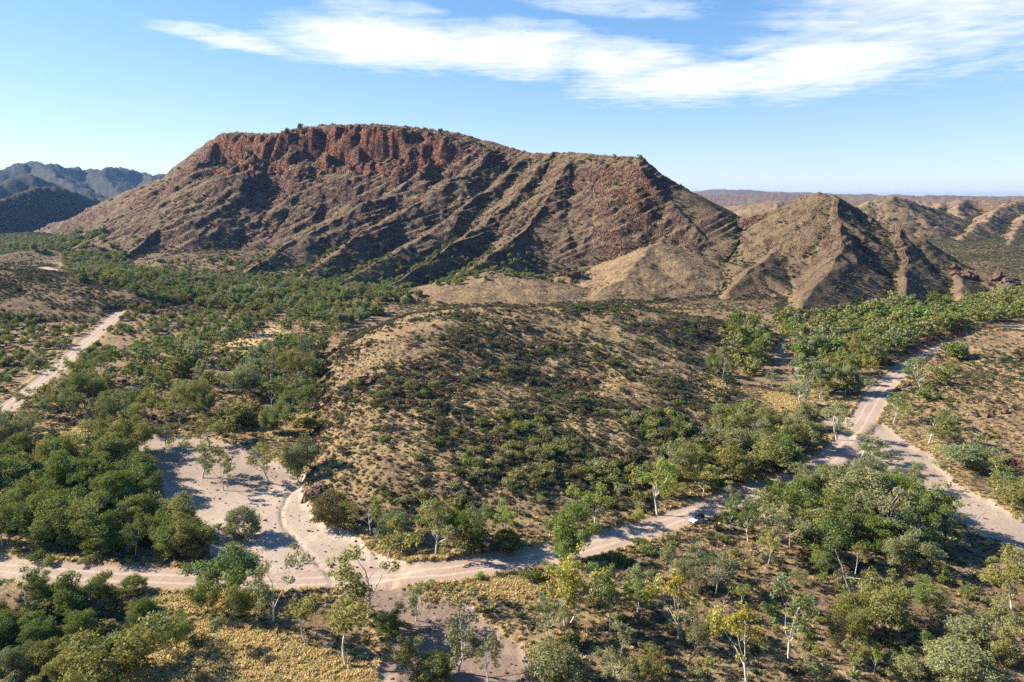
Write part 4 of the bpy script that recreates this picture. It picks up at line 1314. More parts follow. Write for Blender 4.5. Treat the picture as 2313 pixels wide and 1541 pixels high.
# woods: outline in pixels of the photograph, spacing (m), heights (m), kinds, colours, words for labels
WOODS = [
    ('left', [(-60, 1050), (150, 1025), (300, 1005), (330, 1060), (375, 1150), (430, 1200), (440, 1262), (300, 1280), (190, 1262), (120, 1240), (-60, 1240)], 6.8, (6, 13), ('dense', 'gum', 'bush', 'dense'), (DARK, GREEN, GREEN, GREEN, OLIVE, OLIVE), 'in left thicket beside creek sand'),
    ('midleft', [(-60, 985), (60, 925), (140, 880), (250, 815), (500, 770), (640, 730), (790, 745), (735, 800), (715, 880), (700, 960), (690, 1040), (560, 1000), (430, 975), (330, 975), (150, 1010), (-60, 1050)], 10.0, (8, 15.5), ('gum', 'gum', 'acacia', 'gum', 'gum', 'slender'), (OLIVE, GREEN, GREYG, OLIVE, GREEN, GREYG, OLIVE), 'in woodland left of knoll'),
    ('valley', [(140, 575), (420, 628), (800, 640), (950, 668), (900, 705), (780, 745), (640, 715), (400, 690), (300, 668), (170, 640)], 12.5, (7, 12), ('gum', 'dense', 'acacia'), (GREEN, GREEN, OLIVE, DARK, BRIGHT), 'along valley floor below mountain'),
    ('farleft', [(-60, 545), (150, 522), (260, 560), (300, 612), (150, 590), (-60, 580)], 15, (7, 11), ('dense', 'acacia'), (GREEN, DARK), 'in far left valley'),
    ('creekc', [(1640, 745), (1800, 728), (1950, 712), (2120, 700), (2313, 680), (2450, 690), (2380, 725), (2160, 765), (2060, 808), (1995, 862), (1940, 905), (1850, 900), (1760, 870), (1690, 860), (1640, 815)], 10.2, (9, 17), ('gum', 'gum', 'gum', 'dense', 'slender'), (GREYG, GREEN, OLIVE, BLUEG, GREEN, OLIVE), 'in creek forest below rocky hill'),
    ('thicket', [(1700, 1120), (1800, 1095), (1880, 1075), (1980, 1095), (2090, 1160), (2165, 1215), (2150, 1262), (2000, 1258), (1850, 1262), (1700, 1245), (1600, 1230), (1580, 1200)], 6.6, (6, 13), ('gum', 'dense', 'bush', 'gum'), (GREYG, GREEN, OLIVE, GREEN, DARK, BLUEG), 'in right thicket below road'),
    ('upperroad', [(1430, 1185), (1500, 1115), (1560, 1060), (1640, 965), (1760, 945), (1850, 985), (1830, 1035), (1740, 1075), (1640, 1110), (1540, 1148)], 7.2, (6, 12), ('gum', 'dense', 'acacia'), (GREYG, OLIVE, GREEN, YELLOW_G, BLUEG), 'on slope above road bend'),
    ('kneefoot', [(770, 1175), (850, 1190), (1000, 1215), (1250, 1190), (1400, 1160), (1400, 1190), (1300, 1215), (1100, 1245), (900, 1235)], 8.5, (3.5, 8), ('bush', 'gum', 'acacia'), (DARK, GREEN, OLIVE, GREYG), 'along knoll foot above road'),
    ('rightbank', [(2070, 880), (2120, 955), (2200, 1015), (2330, 1085), (2400, 1085), (2200, 985), (2120, 905), (2170, 800)], 11, (5, 9), ('gum', 'acacia'), (GREEN, OLIVE, GREYG), 'on right creek bank'),
    ('foreright', [(1210, 1330), (1400, 1265), (1560, 1235), (1700, 1255), (2150, 1270), (2330, 1270), (2450, 1330), (2500, 1570), (1700, 1590), (1400, 1590), (1280, 1500)], 9.6, (2.5, 9), ('gum', 'acacia', 'gum', 'slender'), (GREYG, OLIVE, GREYG, GREEN, GREYG), 'in right foreground scrub'),
    ('foreleft', [(-80, 1340), (200, 1335), (330, 1350), (370, 1420), (310, 1500), (300, 1600), (-80, 1600)], 6.0, (2.5, 7), ('bush', 'acacia', 'bush'), (GREEN, DARK, BLUEG, DARK, OLIVE), 'in left foreground scrub'),
    ('leftroad', [(-60, 730), (90, 700), (215, 728), (150, 790), (80, 850), (-60, 920)], 9.5, (3, 6.5), ('acacia', 'acacia', 'dense'), (DARK, DARK, BROWNG, OLIVE), 'left of far left road'),
    ('rightofroad', [(280, 705), (640, 705), (560, 762), (320, 800), (200, 835), (180, 812), (250, 742)], 9.0, (3, 6.5), ('acacia', 'acacia', 'dense'), (DARK, BROWNG, DARK, OLIVE), 'right of far left road'),
    ('apron', [(300, 600), (560, 575), (800, 570), (1000, 565), (1200, 570), (1350, 600), (1250, 640), (1000, 650), (900, 655), (700, 640), (430, 632)], 11, (3, 6), ('acacia', 'dense'), (DARK, BROWNG, DARK), 'on mountain apron'),
    ('wash', [(820, 1330), (1000, 1335), (1100, 1400), (1180, 1500), (900, 1560), (830, 1450)], 15, (3, 9), ('gum', 'acacia'), (GREYG, OLIVE), 'on gravel wash'),
]


OPEN = [(1555, 1165), (1565, 1175), (1575, 1165), (1588, 1172), (1595, 1160), (1545, 1180), (1560, 1150), (1300, 1242), (1350, 1228), (1400, 1212), (1450, 1197), (1500, 1182), (1530, 1170), (1620, 1140), (1690, 1112), (1740, 1092),
        (60, 1288), (150, 1296), (250, 1304), (350, 1308), (420, 1309), (560, 1300), (700, 1302), (740, 1302), (1000, 1289), (1090, 1275), (1050, 1282), (1150, 1268),
        (520, 1240), (600, 1240), (700, 1230), (650, 1180), (590, 1130), (450, 1150), (500, 1180), (760, 1240), (640, 1260), (420, 1090), (560, 1060), (380, 1040),
        (2010, 860), (2040, 835), (2070, 812), (2110, 792), (1960, 930), (1950, 960), (1985, 890), (2050, 1040), (2100, 1090), (2180, 1130), (2250, 1170), (2300, 1210), (2150, 1150), (2010, 1000), (1975, 985), (2220, 1180),
        (120, 840), (150, 812), (170, 795), (200, 765), (225, 745), (250, 722), (145, 625), (150, 638), (360, 685), (20, 920), (350, 690),
        (1600, 880), (1600, 930), (1620, 860), (1760, 910), (1730, 900), (640, 960), (600, 960), (690, 960), (170, 985), (520, 865), (1780, 800), (1750, 782), (620, 750), (560, 790), (500, 820),
        (560, 1460), (700, 1480), (600, 1520), (500, 1500), (420, 1530), (780, 1530), (640, 1450), (540, 1430), (700, 1530), (1020, 1340), (1120, 1400), (1180, 1470), (1080, 1320), (1150, 1330)]


def keeps_open(o):
    """does a tree leave the roads, sands and clearings of the photograph in sight?"""
    bx, by = project(o['x'], o['y'], o['z'])
    tx, ty = project(o['x'], o['y'], o['z'] + o['h'])
    hw = 0.42 * o['w'] * FPX / o['y']
    for (a, b) in OPEN:
        if abs(a - bx) < hw and ty - 2 < b < by + 3:
            return False
    return True


def in_view(x, y, pad=0.06):
    return np.abs(x) < y * (0.752 + pad) + 8


def clear_of_roads(x, y, m=1.5, sand=1.0):
    road, creek, lat = land_masks(x, y)
    return (road > m) & (creek > sand)


def plan_trees():
    out = []
    a = np.array([(t[0], t[1], t[2], t[3]) for t in TREES_SEEN], float)
    bx, by, bz = hit(a[:, 0], a[:, 1])
    for i, t in enumerate(TREES_SEEN):
        _, b = ray(t[0], t[2])
        dist = math.hypot(by[i], 0)
        ztop = CAM_H + float(b) * (by[i] + 0.0)
        h = max(2.0, (ztop - bz[i]) * 0.97)
        w_ = t[3] / FPX * (by[i] / math.cos(PITCH)) * 1.05
        out.append(dict(x=bx[i], y=by[i], z=bz[i], h=h, w=w_, kind=t[4], col=t[5], hint=t[6], zone=None))
    px = np.array([o['x'] for o in out])
    py = np.array([o['y'] for o in out])
    for (key, pix, sp, hr, kinds, cols, words) in WOODS:
        hx, hy, hz = hit([p[0] for p in pix], [p[1] for p in pix])
        poly = list(zip(hx, hy))
        gx = np.arange(hx.min(), hx.max(), sp)
        gy = np.arange(hy.min(), hy.max(), sp * 0.9)
        X, Y = np.meshgrid(gx, gy)
        X[1::2] += sp * 0.5
        X = (X + RNG.uniform(-0.42, 0.42, X.shape) * sp).ravel()
        Y = (Y + RNG.uniform(-0.42, 0.42, Y.shape) * sp).ravel()
        k = (poly_sd(X, Y, poly) < 0) & in_view(X, Y)
        X, Y = X[k], Y[k]
        gaps = fbm(X, Y, 38, 2, 200 + len(key))
        k = gaps > (-0.40 if key in ('left', 'thicket', 'creekc') else -0.12 if key in ('midleft', 'rightofroad', 'leftroad') else -0.18)
        X, Y = X[k], Y[k]
        k = clear_of_roads(X, Y, 2.0, 0.3 if key != 'wash' else -99)
        X, Y = X[k], Y[k]
        d = np.sqrt((X[:, None] - px[None]) ** 2 + (Y[:, None] - py[None]) ** 2).min(1)
        k = d > sp * 0.55
        X, Y = X[k], Y[k]
        Z = land(X, Y)
        for x, y, z in zip(X, Y, Z):
            kd = random.choice(kinds)
            h = random.uniform(*hr) * (1.0 if random.random() < 0.75 else 1.15)
            ratio = {'gum': 0.72, 'slender': 0.42, 'dense': 0.95, 'acacia': 0.95, 'bush': 1.05}[kd]
            o = dict(x=x, y=y, z=z, h=h, w=h * ratio * random.uniform(0.8, 1.2), kind=kd, col=random.choice(cols), hint=None, zone=words)
            if keeps_open(o):
                out.append(o)
    return out


ORD = ['first', 'second', 'third', 'fourth', 'fifth', 'sixth', 'seventh', 'eighth', 'ninth', 'tenth', 'eleventh', 'twelfth', 'thirteenth', 'fourteenth', 'fifteenth', 'sixteenth',
       'seventeenth', 'eighteenth', 'nineteenth', 'twentieth', 'twenty-first', 'twenty-second', 'twenty-third', 'twenty-fourth', 'twenty-fifth', 'twenty-sixth', 'twenty-seventh', 'twenty-eighth', 'twenty-ninth', 'thirtieth',
       'thirty-first', 'thirty-second', 'thirty-third', 'thirty-fourth', 'thirty-fifth', 'thirty-sixth', 'thirty-seventh', 'thirty-eighth', 'thirty-ninth', 'fortieth']


def label_rows(items, noun, per=9):
    """items of one wood -> rows from front to back, counted from the left within each row"""
    items.sort(key=lambda o: o['y'])
    for r in range(0, len(items), per):
        row = sorted(items[r:r + per], key=lambda o: o['x'] / o['y'])
        for i, o in enumerate(row):
            o['label'] = '%s %s %s, %s row, %s from left' % (COLOR_WORD[o['col']], noun(o), o['zone'], ORD[r // per], ORD[i])


def tint(c, k=0.16):
    f = 1 + random.uniform(-k, k)
    return (c[0] * f * random.uniform(0.93, 1.07), c[1] * f, c[2] * f * random.uniform(0.9, 1.1), 1)


def plant_trees():
    plan = plan_trees()
    for o in plan:
        o['app'] = o['h'] / o['y'] + (1.0 if o['hint'] else 0)
    plan.sort(key=lambda o: -o['app'])
    seen, rest = plan[:300], plan[300:]
    by_zone = {}
    for o in seen:
        if o['hint'] is None:
            by_zone.setdefault(o['zone'], []).append(o)
    noun = lambda o: {'gum': 'gum tree', 'slender': 'slim gum tree', 'dense': 'bushy tree', 'acacia': 'acacia tree', 'bush': 'low bushy tree'}[o['kind']]
    for z, its in by_zone.items():
        label_rows(its, noun)
    for o in seen:
        ps = PROTO[o['kind']]
        near2 = sorted(ps, key=lambda q: abs(math.log((o['w'] / o['h']) / (q[3] / q[2]))))      # the build that suits its proportions
        trunk, crown, h, w_ = near2[random.randrange(3)] if o['hint'] is None else near2[random.randrange(2)]
        root = bpy.data.objects.new({'gum': 'gum_tree', 'slender': 'slender_gum_tree', 'dense': 'bushy_tree', 'acacia': 'acacia_tree', 'bush': 'low_bushy_tree'}[o['kind']], None)
        COL.objects.link(root)
        root.empty_display_size = 0.5
        root.location = (o['x'], o['y'], o['z'] - 0.1)
        root.rotation_euler = (random.uniform(-0.05, 0.05), random.uniform(-0.05, 0.05), random.uniform(0, 6.28))
        sz = o['h'] / h
        sw = min(max(o['w'] / w_, 0.6 * sz), 1.7 * sz)
        root.scale = (sw, sw, sz)
        t_ = obj('trunk', trunk, root)
        c_ = obj('crown', crown, root)
        c_.color = tint(o['col'])
        tag(root, o['hint'] or o['label'], 'tree', 'trees of the valley')
    if rest:
        protos, picks, sc, P, rz = [], [], [], [], []
        kinds = ['gum_far', 'slender_far', 'dense_far', 'acacia_far', 'bush_far']
        index = {}
        for k in kinds:
            for i, (far, trunk, h, w_) in enumerate(PROTO[k]):
                index[(k, i)] = (len(protos), h, w_)
                protos.append(far)
        for o in rest:
            k = o['kind'] + '_far'
            i, h, w_ = index[(k, random.randrange(len(PROTO[k])))]
            picks.append(i)
            sz = o['h'] / h
            sw = min(max(o['w'] / w_, 0.7 * sz), 1.6 * sz)
            sc.append((sw, sw, sz))
            P.append((o['x'], o['y'], o['z'] - 0.2 * o['h'] * (o['kind'] in ('acacia', 'dense', 'bush')) * 0.5))
            rz.append(random.uniform(0, 6.28))
        scatter('distant_trees', 'far woodland of green and olive trees along the valley floor', 'trees', protos, np.array(P), np.array(rz), np.array(sc), np.array(picks))
    return plan


PLAN = plant_trees()


# ----------------------------------------------------------------- shrubs
SCRUBS = [
    ([(1240, 860), (1560, 860), (1570, 1040), (1450, 1160), (1200, 1190), (980, 1190), (1050, 1000)], 3.9, (1.0, 2.7), 'on lower knoll slope'),
    ('hill', LEFT_HILL, 3.4, (1.0, 2.6), 'on low hill at left'),
    ('hill', KNOLL, 2.6, (0.55, 2.3), 'on scrubby knoll'),
    ('hill', RIGHT_HILL, 2.5, (0.4, 1.6), 'on red slope at right'),
    ([(1210, 1330), (1400, 1265), (1560, 1235), (1700, 1255), (2150, 1270), (2330, 1270), (2450, 1330), (2500, 1570), (1700, 1590), (1400, 1590), (1280, 1500)], 3.6, (0.5, 1.7), 'in right foreground'),
    ([(-80, 1340), (200, 1335), (330, 1350), (370, 1420), (310, 1500), (300, 1600), (-80, 1600)], 3.0, (0.6, 1.9), 'in left foreground'),
    ([(1300, 1255), (1420, 1215), (1560, 1175), (1660, 1150), (1720, 1130), (1640, 1230), (1500, 1240), (1400, 1275)], 3.2, (0.9, 2.2), 'below road by car'),
    ([(-60, 960), (60, 910), (250, 805), (500, 760), (640, 700), (800, 740), (735, 800), (715, 960), (560, 1000), (330, 975), (150, 1010), (-60, 1050)], 6.0, (0.8, 2.0), 'in woodland left of knoll'),
    ([(-60, 730), (90, 700), (300, 690), (640, 690), (560, 762), (250, 820), (80, 870), (-60, 920)], 6.0, (1.0, 2.4), 'by far left road'),
    ([(1590, 800), (1700, 850), (1850, 930), (1900, 980), (1780, 960), (1600, 960)], 6.5, (0.6, 1.6), 'at golden clearing'),
    ([(-60, 1215), (200, 1270), (430, 1285), (430, 1295), (100, 1275), (-60, 1262)], 3.0, (0.8, 1.8), 'on upper road edge left'),
    ([(1140, 1275), (1240, 1290), (1250, 1315), (1150, 1310)], 3.4, (1.2, 2.4), 'on near road edge centre'),
]
SHRUBS_SEEN = [(1201, 1312, 2.6, GREEN, 'large dark green shrub clump on the near road edge, centre'), (1087, 1305, 1.5, BRIGHT, 'small round bright green shrub alone on the near road edge'),
               (491, 1195, 1.5, GREYG, 'small pale shrub on the sand left of the lone round tree'), (114, 1274, 2.0, OLIVE, 'olive shrub on the upper road edge at left, right of a pair'),
               (80, 1268, 2.0, GREEN, 'green shrub on the upper road edge at left, left of a pair'), (194, 1275, 2.1, GREYG, 'grey-green shrub under the left thicket by the road'),
               (450, 1455, 2.2, DARK, 'dark shrub at the foot of the thin grey tree in golden grass'), (457, 1538, 1.5, DARK, 'dark round shrub at the bottom edge in golden grass'),
               (1406, 1272, 2.7, GREEN, 'green shrub clump below the road, left of two'), (1461, 1254, 2.6, GREEN, 'green shrub clump below the road, right of two'),
               (985, 1005, 2.6, GREEN, 'round dark green shrub standing out on the knoll slope'), (945, 1040, 2.4, GREEN, 'green shrub on the knoll below the round one'),
               (862, 1000, 1.9, GREEN, 'small green shrub on the left part of the knoll'), (760, 1055, 2.6, BLUEG, 'blue-green shrub above the dark rocks at the creek'),
               (1240, 1030, 3.2, BRIGHT, 'bright green shrub clump in the middle of the knoll slope'), (1060, 1050, 3.0, GREEN, 'broad green shrub on the lower knoll slope'),
               (1950, 1451, 1.6, BLUEG, 'blue-green shrub in the right foreground below the fanned gum'), (76, 1500, 2.6, BLUEG, 'blue-green shrub near the bottom left corner'),
               (2130, 1320, 2.2, GREEN, 'green shrub in the clearing at the right'), (1890, 1330, 1.8, GREYG, 'pale shrub under the dead branches at right')]


def plant_shrubs():
    items = []
    a = np.array([(s[0], s[1]) for s in SHRUBS_SEEN], float)
    bx, by, bz = hit(a[:, 0], a[:, 1])
    for i, s in enumerate(SHRUBS_SEEN):
        items.append(dict(x=bx[i], y=by[i], z=bz[i], r=s[2], col=s[3], hint=s[4], zone=None))
    tx = np.array([o['x'] for o in PLAN])
    ty = np.array([o['y'] for o in PLAN])
    for entry in SCRUBS:
        if entry[0] == 'hill':
            _, g, sp, rr, words = entry
            x0, x1, y0, y1 = (-135, 200, 155, 520) if g == KNOLL else (140, 430, 130, 540) if g == RIGHT_HILL else (-620, -200, 430, 1000)
        else:
            pix, sp, rr, words = entry
            hx, hy, hz = hit([p[0] for p in pix], [p[1] for p in pix])
            poly = list(zip(hx, hy))
            x0, x1, y0, y1 = hx.min(), hx.max(), hy.min(), hy.max()
        X, Y = np.meshgrid(np.arange(x0, x1, sp), np.arange(y0, y1, sp * 0.9))
        X = (X + RNG.uniform(-0.5, 0.5, X.shape) * sp).ravel()
        Y = (Y + RNG.uniform(-0.5, 0.5, Y.shape) * sp).ravel()
        k = in_view(X, Y)
        X, Y = X[k], Y[k]
        if entry[0] == 'hill':
            k = land(X, Y, True)[1] == g
        else:
            k = poly_sd(X, Y, poly) < 0
        X, Y = X[k], Y[k]
        dn = fbm(X, Y, 32, 3, 300) + 0.8 * fbm(X, Y, 85, 2, 305)
        k = RNG.random(len(X)) < np.clip((1.0 if entry[1] == LEFT_HILL else 0.95) + 1.9 * dn, 0.16, 1)
        X, Y = X[k], Y[k]
        dn = dn[k]
        k = clear_of_roads(X, Y, 1.2, 1.0)
        X, Y, dn = X[k], Y[k], dn[k]
        Z = land(X, Y)
        for x, y, z, q in zip(X, Y, Z, dn):
            r = (rr[0] + (rr[1] - rr[0]) * random.random() ** 2.2 * random.uniform(0.8, 1.5)) * (0.8 + 0.9 * min(max(q, 0), 0.7))
            o = dict(x=x, y=y, z=z, r=r, h=1.3 * r, w=2 * r, col=random.choice((GREYG, BROWNG, OLIVE, GREYG, DARK, OLIVE)), hint=None, zone=words)
            if y > 300 or keeps_open(o):
                items.append(o)
    for o in items:
        o['app'] = o['r'] / o['y'] + (1.0 if o['hint'] else 0)
    items.sort(key=lambda o: -o['app'])
    seen, rest = items[:300], items[300:]
    zones = {}
    for o in seen:
        if o['hint'] is None:
            zones.setdefault(o['zone'], []).append(o)
    for z, its in zones.items():
        label_rows(its, lambda o: 'shrub')
    for o in seen:
        fol, stem = SHRUB[random.randrange(len(SHRUB))]
        root = bpy.data.objects.new('shrub', None)
        COL.objects.link(root)
        root.empty_display_size = 0.3
        root.location = (o['x'], o['y'], o['z'] - 0.05)
        root.rotation_euler = (0, 0, random.uniform(0, 6.28))
        r = o['r']
        root.scale = (r * random.uniform(0.85, 1.15), r * random.uniform(0.85, 1.15), r * random.uniform(0.85, 1.1))
        f = obj('foliage', fol, root)
        f.color = tint(o['col'])
        obj('stems', stem, root).name = 'stem'
        tag(root, o['hint'] or o['label'], 'shrub', 'shrubs of the valley')
    far = [shrub_mesh(40 + i, 230, 0.30, (M_SCRUB, M_SCRUB_DARK)[i % 3 == 2], 0.6 + 0.1 * (i % 3), 5) for i in range(6)]
    P = np.array([(o['x'], o['y'], o['z'] - 0.05) for o in rest])
    r = np.array([o['r'] for o in rest])
    S = np.stack([r * RNG.uniform(0.8, 1.3, len(r)), r * RNG.uniform(0.8, 1.3, len(r)), r * RNG.uniform(0.7, 1.05, len(r))], 1)
    scatter('low_scrub', 'low grey-green and brown scrub covering the knoll and valley slopes', 'scrub', far, P, RNG.uniform(0, 6.28, len(P)), S, RNG.integers(0, len(far), len(P)))

    # growth on the mountain and the hills, where single bushes are dots
    n = 420000
    d = np.exp(RNG.uniform(math.log(500), math.log(2300), n))
    X = RNG.uniform(-0.80, 0.80, n) * d
    Y = d
    h, gid, rel, road, creek, lat, cl = land(X, Y, True)
    e = 6.0
    hx = land(X + e, Y)
    hy = land(X, Y + e)
    gx, gy = (hx - h) / e, (hy - h) / e
    slope = np.hypot(gx, gy)
    hol = land(X - 14, Y) + land(X + 14, Y) + land(X, Y - 14) + land(X, Y + 14) - 4 * h     # > 0 in hollows
    patch = fbm(X, Y, 90, 3, 320)
    want = 0.35 + 0.9 * patch + 0.035 * np.clip(hol, -8, 14) - 0.35 * np.clip(gx, -1, 1) - 0.5 * sstep(0.7, 1.2, slope)
    want = np.where(gid == MOUND, want * 0.55, want)
    want = np.where((gid == MOUNTAIN) & (h > 130) & (slope < 0.45), want + 0.5, want)
    want = np.where((gid == 0) & (Y > 560), want + 0.35, want)
    ok = (RNG.random(n) < np.clip(want, 0.02, 1)) & (road > 2) & (creek > 1) & (np.isin(gid, (0, MOUNTAIN, PYRAMID, MOUND, FAR_RIGHT, FAR_LEFT, LEFT_HILL)))
    ok &= (Y > 540) | (gid == MOUND)
    ok &= RNG.random(n) < np.clip((Y / 1100) ** 1.0, 0.25, 1) * 0.62
    X, Y, h, hol, gid = X[ok], Y[ok], h[ok], hol[ok], gid[ok]
    big = np.clip(0.5 + hol * 0.12 + 0.6 * fbm(X, Y, 60, 2, 330), 0.15, 1.3)
    r = RNG.uniform(0.7, 1.5, len(X)) * (0.7 + 1.0 * big) * np.clip(Y / 900, 0.8, 1.7)
    r = np.where(gid == MOUND, r * 0.65, r)
    meshes = [shrub_mesh(60 + i, 90, 0.46, m, 0.7, 4) for i, m in enumerate((M_SCRUB, M_SCRUB_DARK, M_SCRUB, M_SCRUB_DARK, M_SPINIFEX, M_SPINIFEX))]
    dark = RNG.random(len(X)) < np.clip(0.55 + 0.06 * hol + 0.5 * fbm(X, Y, 140, 2, 335), 0.15, 0.95)
    pick = np.where(dark, RNG.choice([0, 1, 2, 3], len(X)), RNG.choice([4, 5, 4, 5, 0], len(X)))
    r = np.where(pick >= 4, r * 0.8, r)
    S = np.stack([r * 1.15, r * 1.15, r * RNG.uniform(0.55, 0.95, len(r))], 1)
    scatter('mountain_scrub', 'dark bushes and pale spinifex dotting the mountain and hill slopes', 'scrub', meshes, np.stack([X, Y, h - 0.1], 1), RNG.uniform(0, 6.28, len(X)), S, pick)
    print('shrubs', len(items), 'mountain scrub', len(X), 'trees', len(PLAN))


plant_shrubs()


def plant_grass():
    gold = [tussock_mesh(i, M_GOLD) for i in range(4)]
    dry = [tussock_mesh(10 + i, M_SPINIFEX) for i in range(4)]
    n = 260000
    d = np.sqrt(RNG.uniform(95 ** 2, 330 ** 2, n))
    X = RNG.uniform(-0.80, 0.80, n) * d
    Y = d
    yel = np.zeros(n)
    for pix, blur in YELLOW:
        yel = np.maximum(yel, soft_poly(X, Y, pix, blur))
    road, creek, lat = land_masks(X, Y)
    edge = np.exp(-np.clip(np.minimum(road, creek), 0, 99) / 2.2)
    want = 0.16 + 0.25 * fbm(X, Y, 22, 3, 350) + yel * 0.9 + 0.35 * edge
    ok = (RNG.random(n) < np.clip(want, 0.02, 1) * np.clip(200 / Y, 0.35, 1.0) ** 1.3) & (road > 0.4) & (creek > 0.3)
    X, Y, yel, edge = X[ok], Y[ok], yel[ok], edge[ok]
    Z = land(X, Y)
    isg = RNG.random(len(X)) < np.clip(yel + 0.55 * edge + 0.1, 0, 1)
    s = RNG.uniform(0.65, 1.35, len(X)) * np.where(isg, 1.1, 0.95)
    pick = np.where(isg, RNG.integers(0, 4, len(X)), 4 + RNG.integers(0, 4, len(X)))
    S = np.stack([s, s, s * RNG.uniform(0.6, 1.0, len(s))], 1)
    scatter('dry_grass', 'golden and straw coloured grass tussocks in the foreground and on the banks', 'grass', gold + dry, np.stack([X, Y, Z], 1), RNG.uniform(0, 6.28, len(X)), S, pick)
    print('tussocks', len(X))


plant_grass()
# ----------------------------------------------------------------- rocks, dead wood, the car
def plain(name, color, rough=0.5, metallic=0.0, spec=0.5, coat=0.0, grime=0.0):
    m, t = new_mat(name)
    if grime:
        n = t.noise(t.new('ShaderNodeTexCoord').outputs['Object'], 2.5, 5, 0.65)
        c = t.mix(t.math('MULTIPLY', t.remap(n, 0.45, 0.75), grime), color, (0.36, 0.24, 0.17))
    else:
        c = color
    finish(t, c, rough, None, 0.1, spec, 1.0, metallic, coat)
    return m


def rock_material():
    m, t = new_mat('outcrop_rock')
    p = t.new('ShaderNodeTexCoord').outputs['Object']
    n = t.noise(p, 1.3, 6, 0.7)
    c = t.mix(t.remap(n, 0.35, 0.65), (0.075, 0.045, 0.037), (0.17, 0.09, 0.062))
    c = t.mix(t.remap(t.noise(p, 4.0, 4, 0.6), 0.55, 0.7), c, (0.22, 0.15, 0.11))
    finish(t, c, 0.9, n, 0.3, 0.2)
    return m


M_ROCK = rock_material()


def rock_mesh(seed, n=3):
    """a broken block: a box cut by random planes, edges roughened"""
    import bmesh
    rng = np.random.default_rng(seed)
    bm = bmesh.new()
    bmesh.ops.create_cube(bm, size=2.0)
    for i in range(9):
        d = rng.normal(size=3)
        d /= np.linalg.norm(d)
        geom = bm.verts[:] + bm.edges[:] + bm.faces[:]
        r = bmesh.ops.bisect_plane(bm, geom=geom, plane_co=d * rng.uniform(0.72, 1.05), plane_no=d, clear_outer=True)
        edges = [e for e in r['geom_cut'] if isinstance(e, bmesh.types.BMEdge)]
        if edges:
            bmesh.ops.contextual_create(bm, geom=edges)
    bmesh.ops.triangulate(bm, faces=bm.faces[:])
    bmesh.ops.subdivide_edges(bm, edges=bm.edges[:], cuts=2, use_grid_fill=True)
    for v in bm.verts:
        v.co += Vector(rng.normal(size=3) * 0.045)
    me = bpy.data.meshes.new('rock')
    bm.to_mesh(me)
    bm.free()
    me.materials.append(M_ROCK)
    return me


ROCKS = [rock_mesh(i) for i in range(5)]


def outcrop(px, py, n, size, spread, label, tall=1.0):
    x, y, z = [float(v[0]) for v in hit(px, py)]
    root = bpy.data.objects.new('rock_outcrop', None)
    COL.objects.link(root)
    root.location = (x, y, z)
    for i in range(n):
        a, q = random.uniform(0, 6.28), spread * math.sqrt(random.random())
        ox, oy = math.cos(a) * q * 1.3, math.sin(a) * q * 0.7
        oz = float(land(np.array([x + ox]), np.array([y + oy]))[0]) - z
        o = obj('rock', ROCKS[i % len(ROCKS)], root)
        s = size * random.uniform(0.45, 1.0)
        o.location = (ox, oy, oz + s * 0.25 * tall)
        o.rotation_euler = (random.uniform(-0.4, 0.4), random.uniform(0.2, 0.7), random.uniform(0, 6.28))
        o.scale = (s * random.uniform(0.7, 1.2), s * random.uniform(0.7, 1.2), s * random.uniform(0.6, 1.0) * tall)
    tag(root, label, 'rocks', 'rock outcrops')


outcrop(715, 1116, 26, 1.15, 3.2, 'dark red-brown rocks at the knoll foot where the creek bends', 1.5)
outcrop(832, 862, 8, 2.2, 3.5, 'brown boulders on the steep left side of the knoll')
outcrop(2285, 1045, 10, 2.0, 4.0, 'dark rock ledge above the right creek bank at the right edge')
outcrop(2240, 935, 9, 1.3, 6.0, 'red rocks scattered on the slope at the right edge')
outcrop(1310, 862, 9, 2.2, 6.0, 'dark rocks in the gully on the upper knoll')
outcrop(1292, 616, 9, 5.0, 9.0, 'rocky knob in front of the mountain, right of centre', 1.2)
outcrop(2170, 618, 16, 3.4, 12.0, 'brown crags on the low ridge right of the rocky hill', 1.1)
outcrop(2270, 632, 16, 3.6, 11.0, 'brown crags on the low ridge at the right edge', 1.2)


def lay_stones():
    n = 60000
    d = np.sqrt(RNG.uniform(100 ** 2, 300 ** 2, n))
    X = RNG.uniform(-0.78, 0.78, n) * d
    road, creek, lat = land_masks(X, d)
    ed = np.abs(creek)
    want = np.where(creek < 0, 0.05 + 0.35 * np.clip(fbm(X, d, 14, 3, 360), 0, 1), 0.0) + 0.25 * np.exp(-ed / 1.5) + 0.2 * np.exp(-np.abs(road - 0.3) / 0.7)
    ok = (RNG.random(n) < want) & (road > -0.4)
    X, Y = X[ok], d[ok]
    Z = land(X, Y)
    s_ = 0.10 + 0.32 * RNG.random(len(X)) ** 3
    S = np.stack([s_ * RNG.uniform(0.8, 1.5, len(X)), s_, s_ * RNG.uniform(0.5, 0.9, len(X))], 1)
    scatter('stones', 'loose brown stones and driftwood bits on the creek sand and road edges', 'stones', ROCKS, np.stack([X, Y, Z + 0.02], 1), RNG.uniform(0, 6.28, len(X)), S, RNG.integers(0, len(ROCKS), len(X)))


lay_stones()


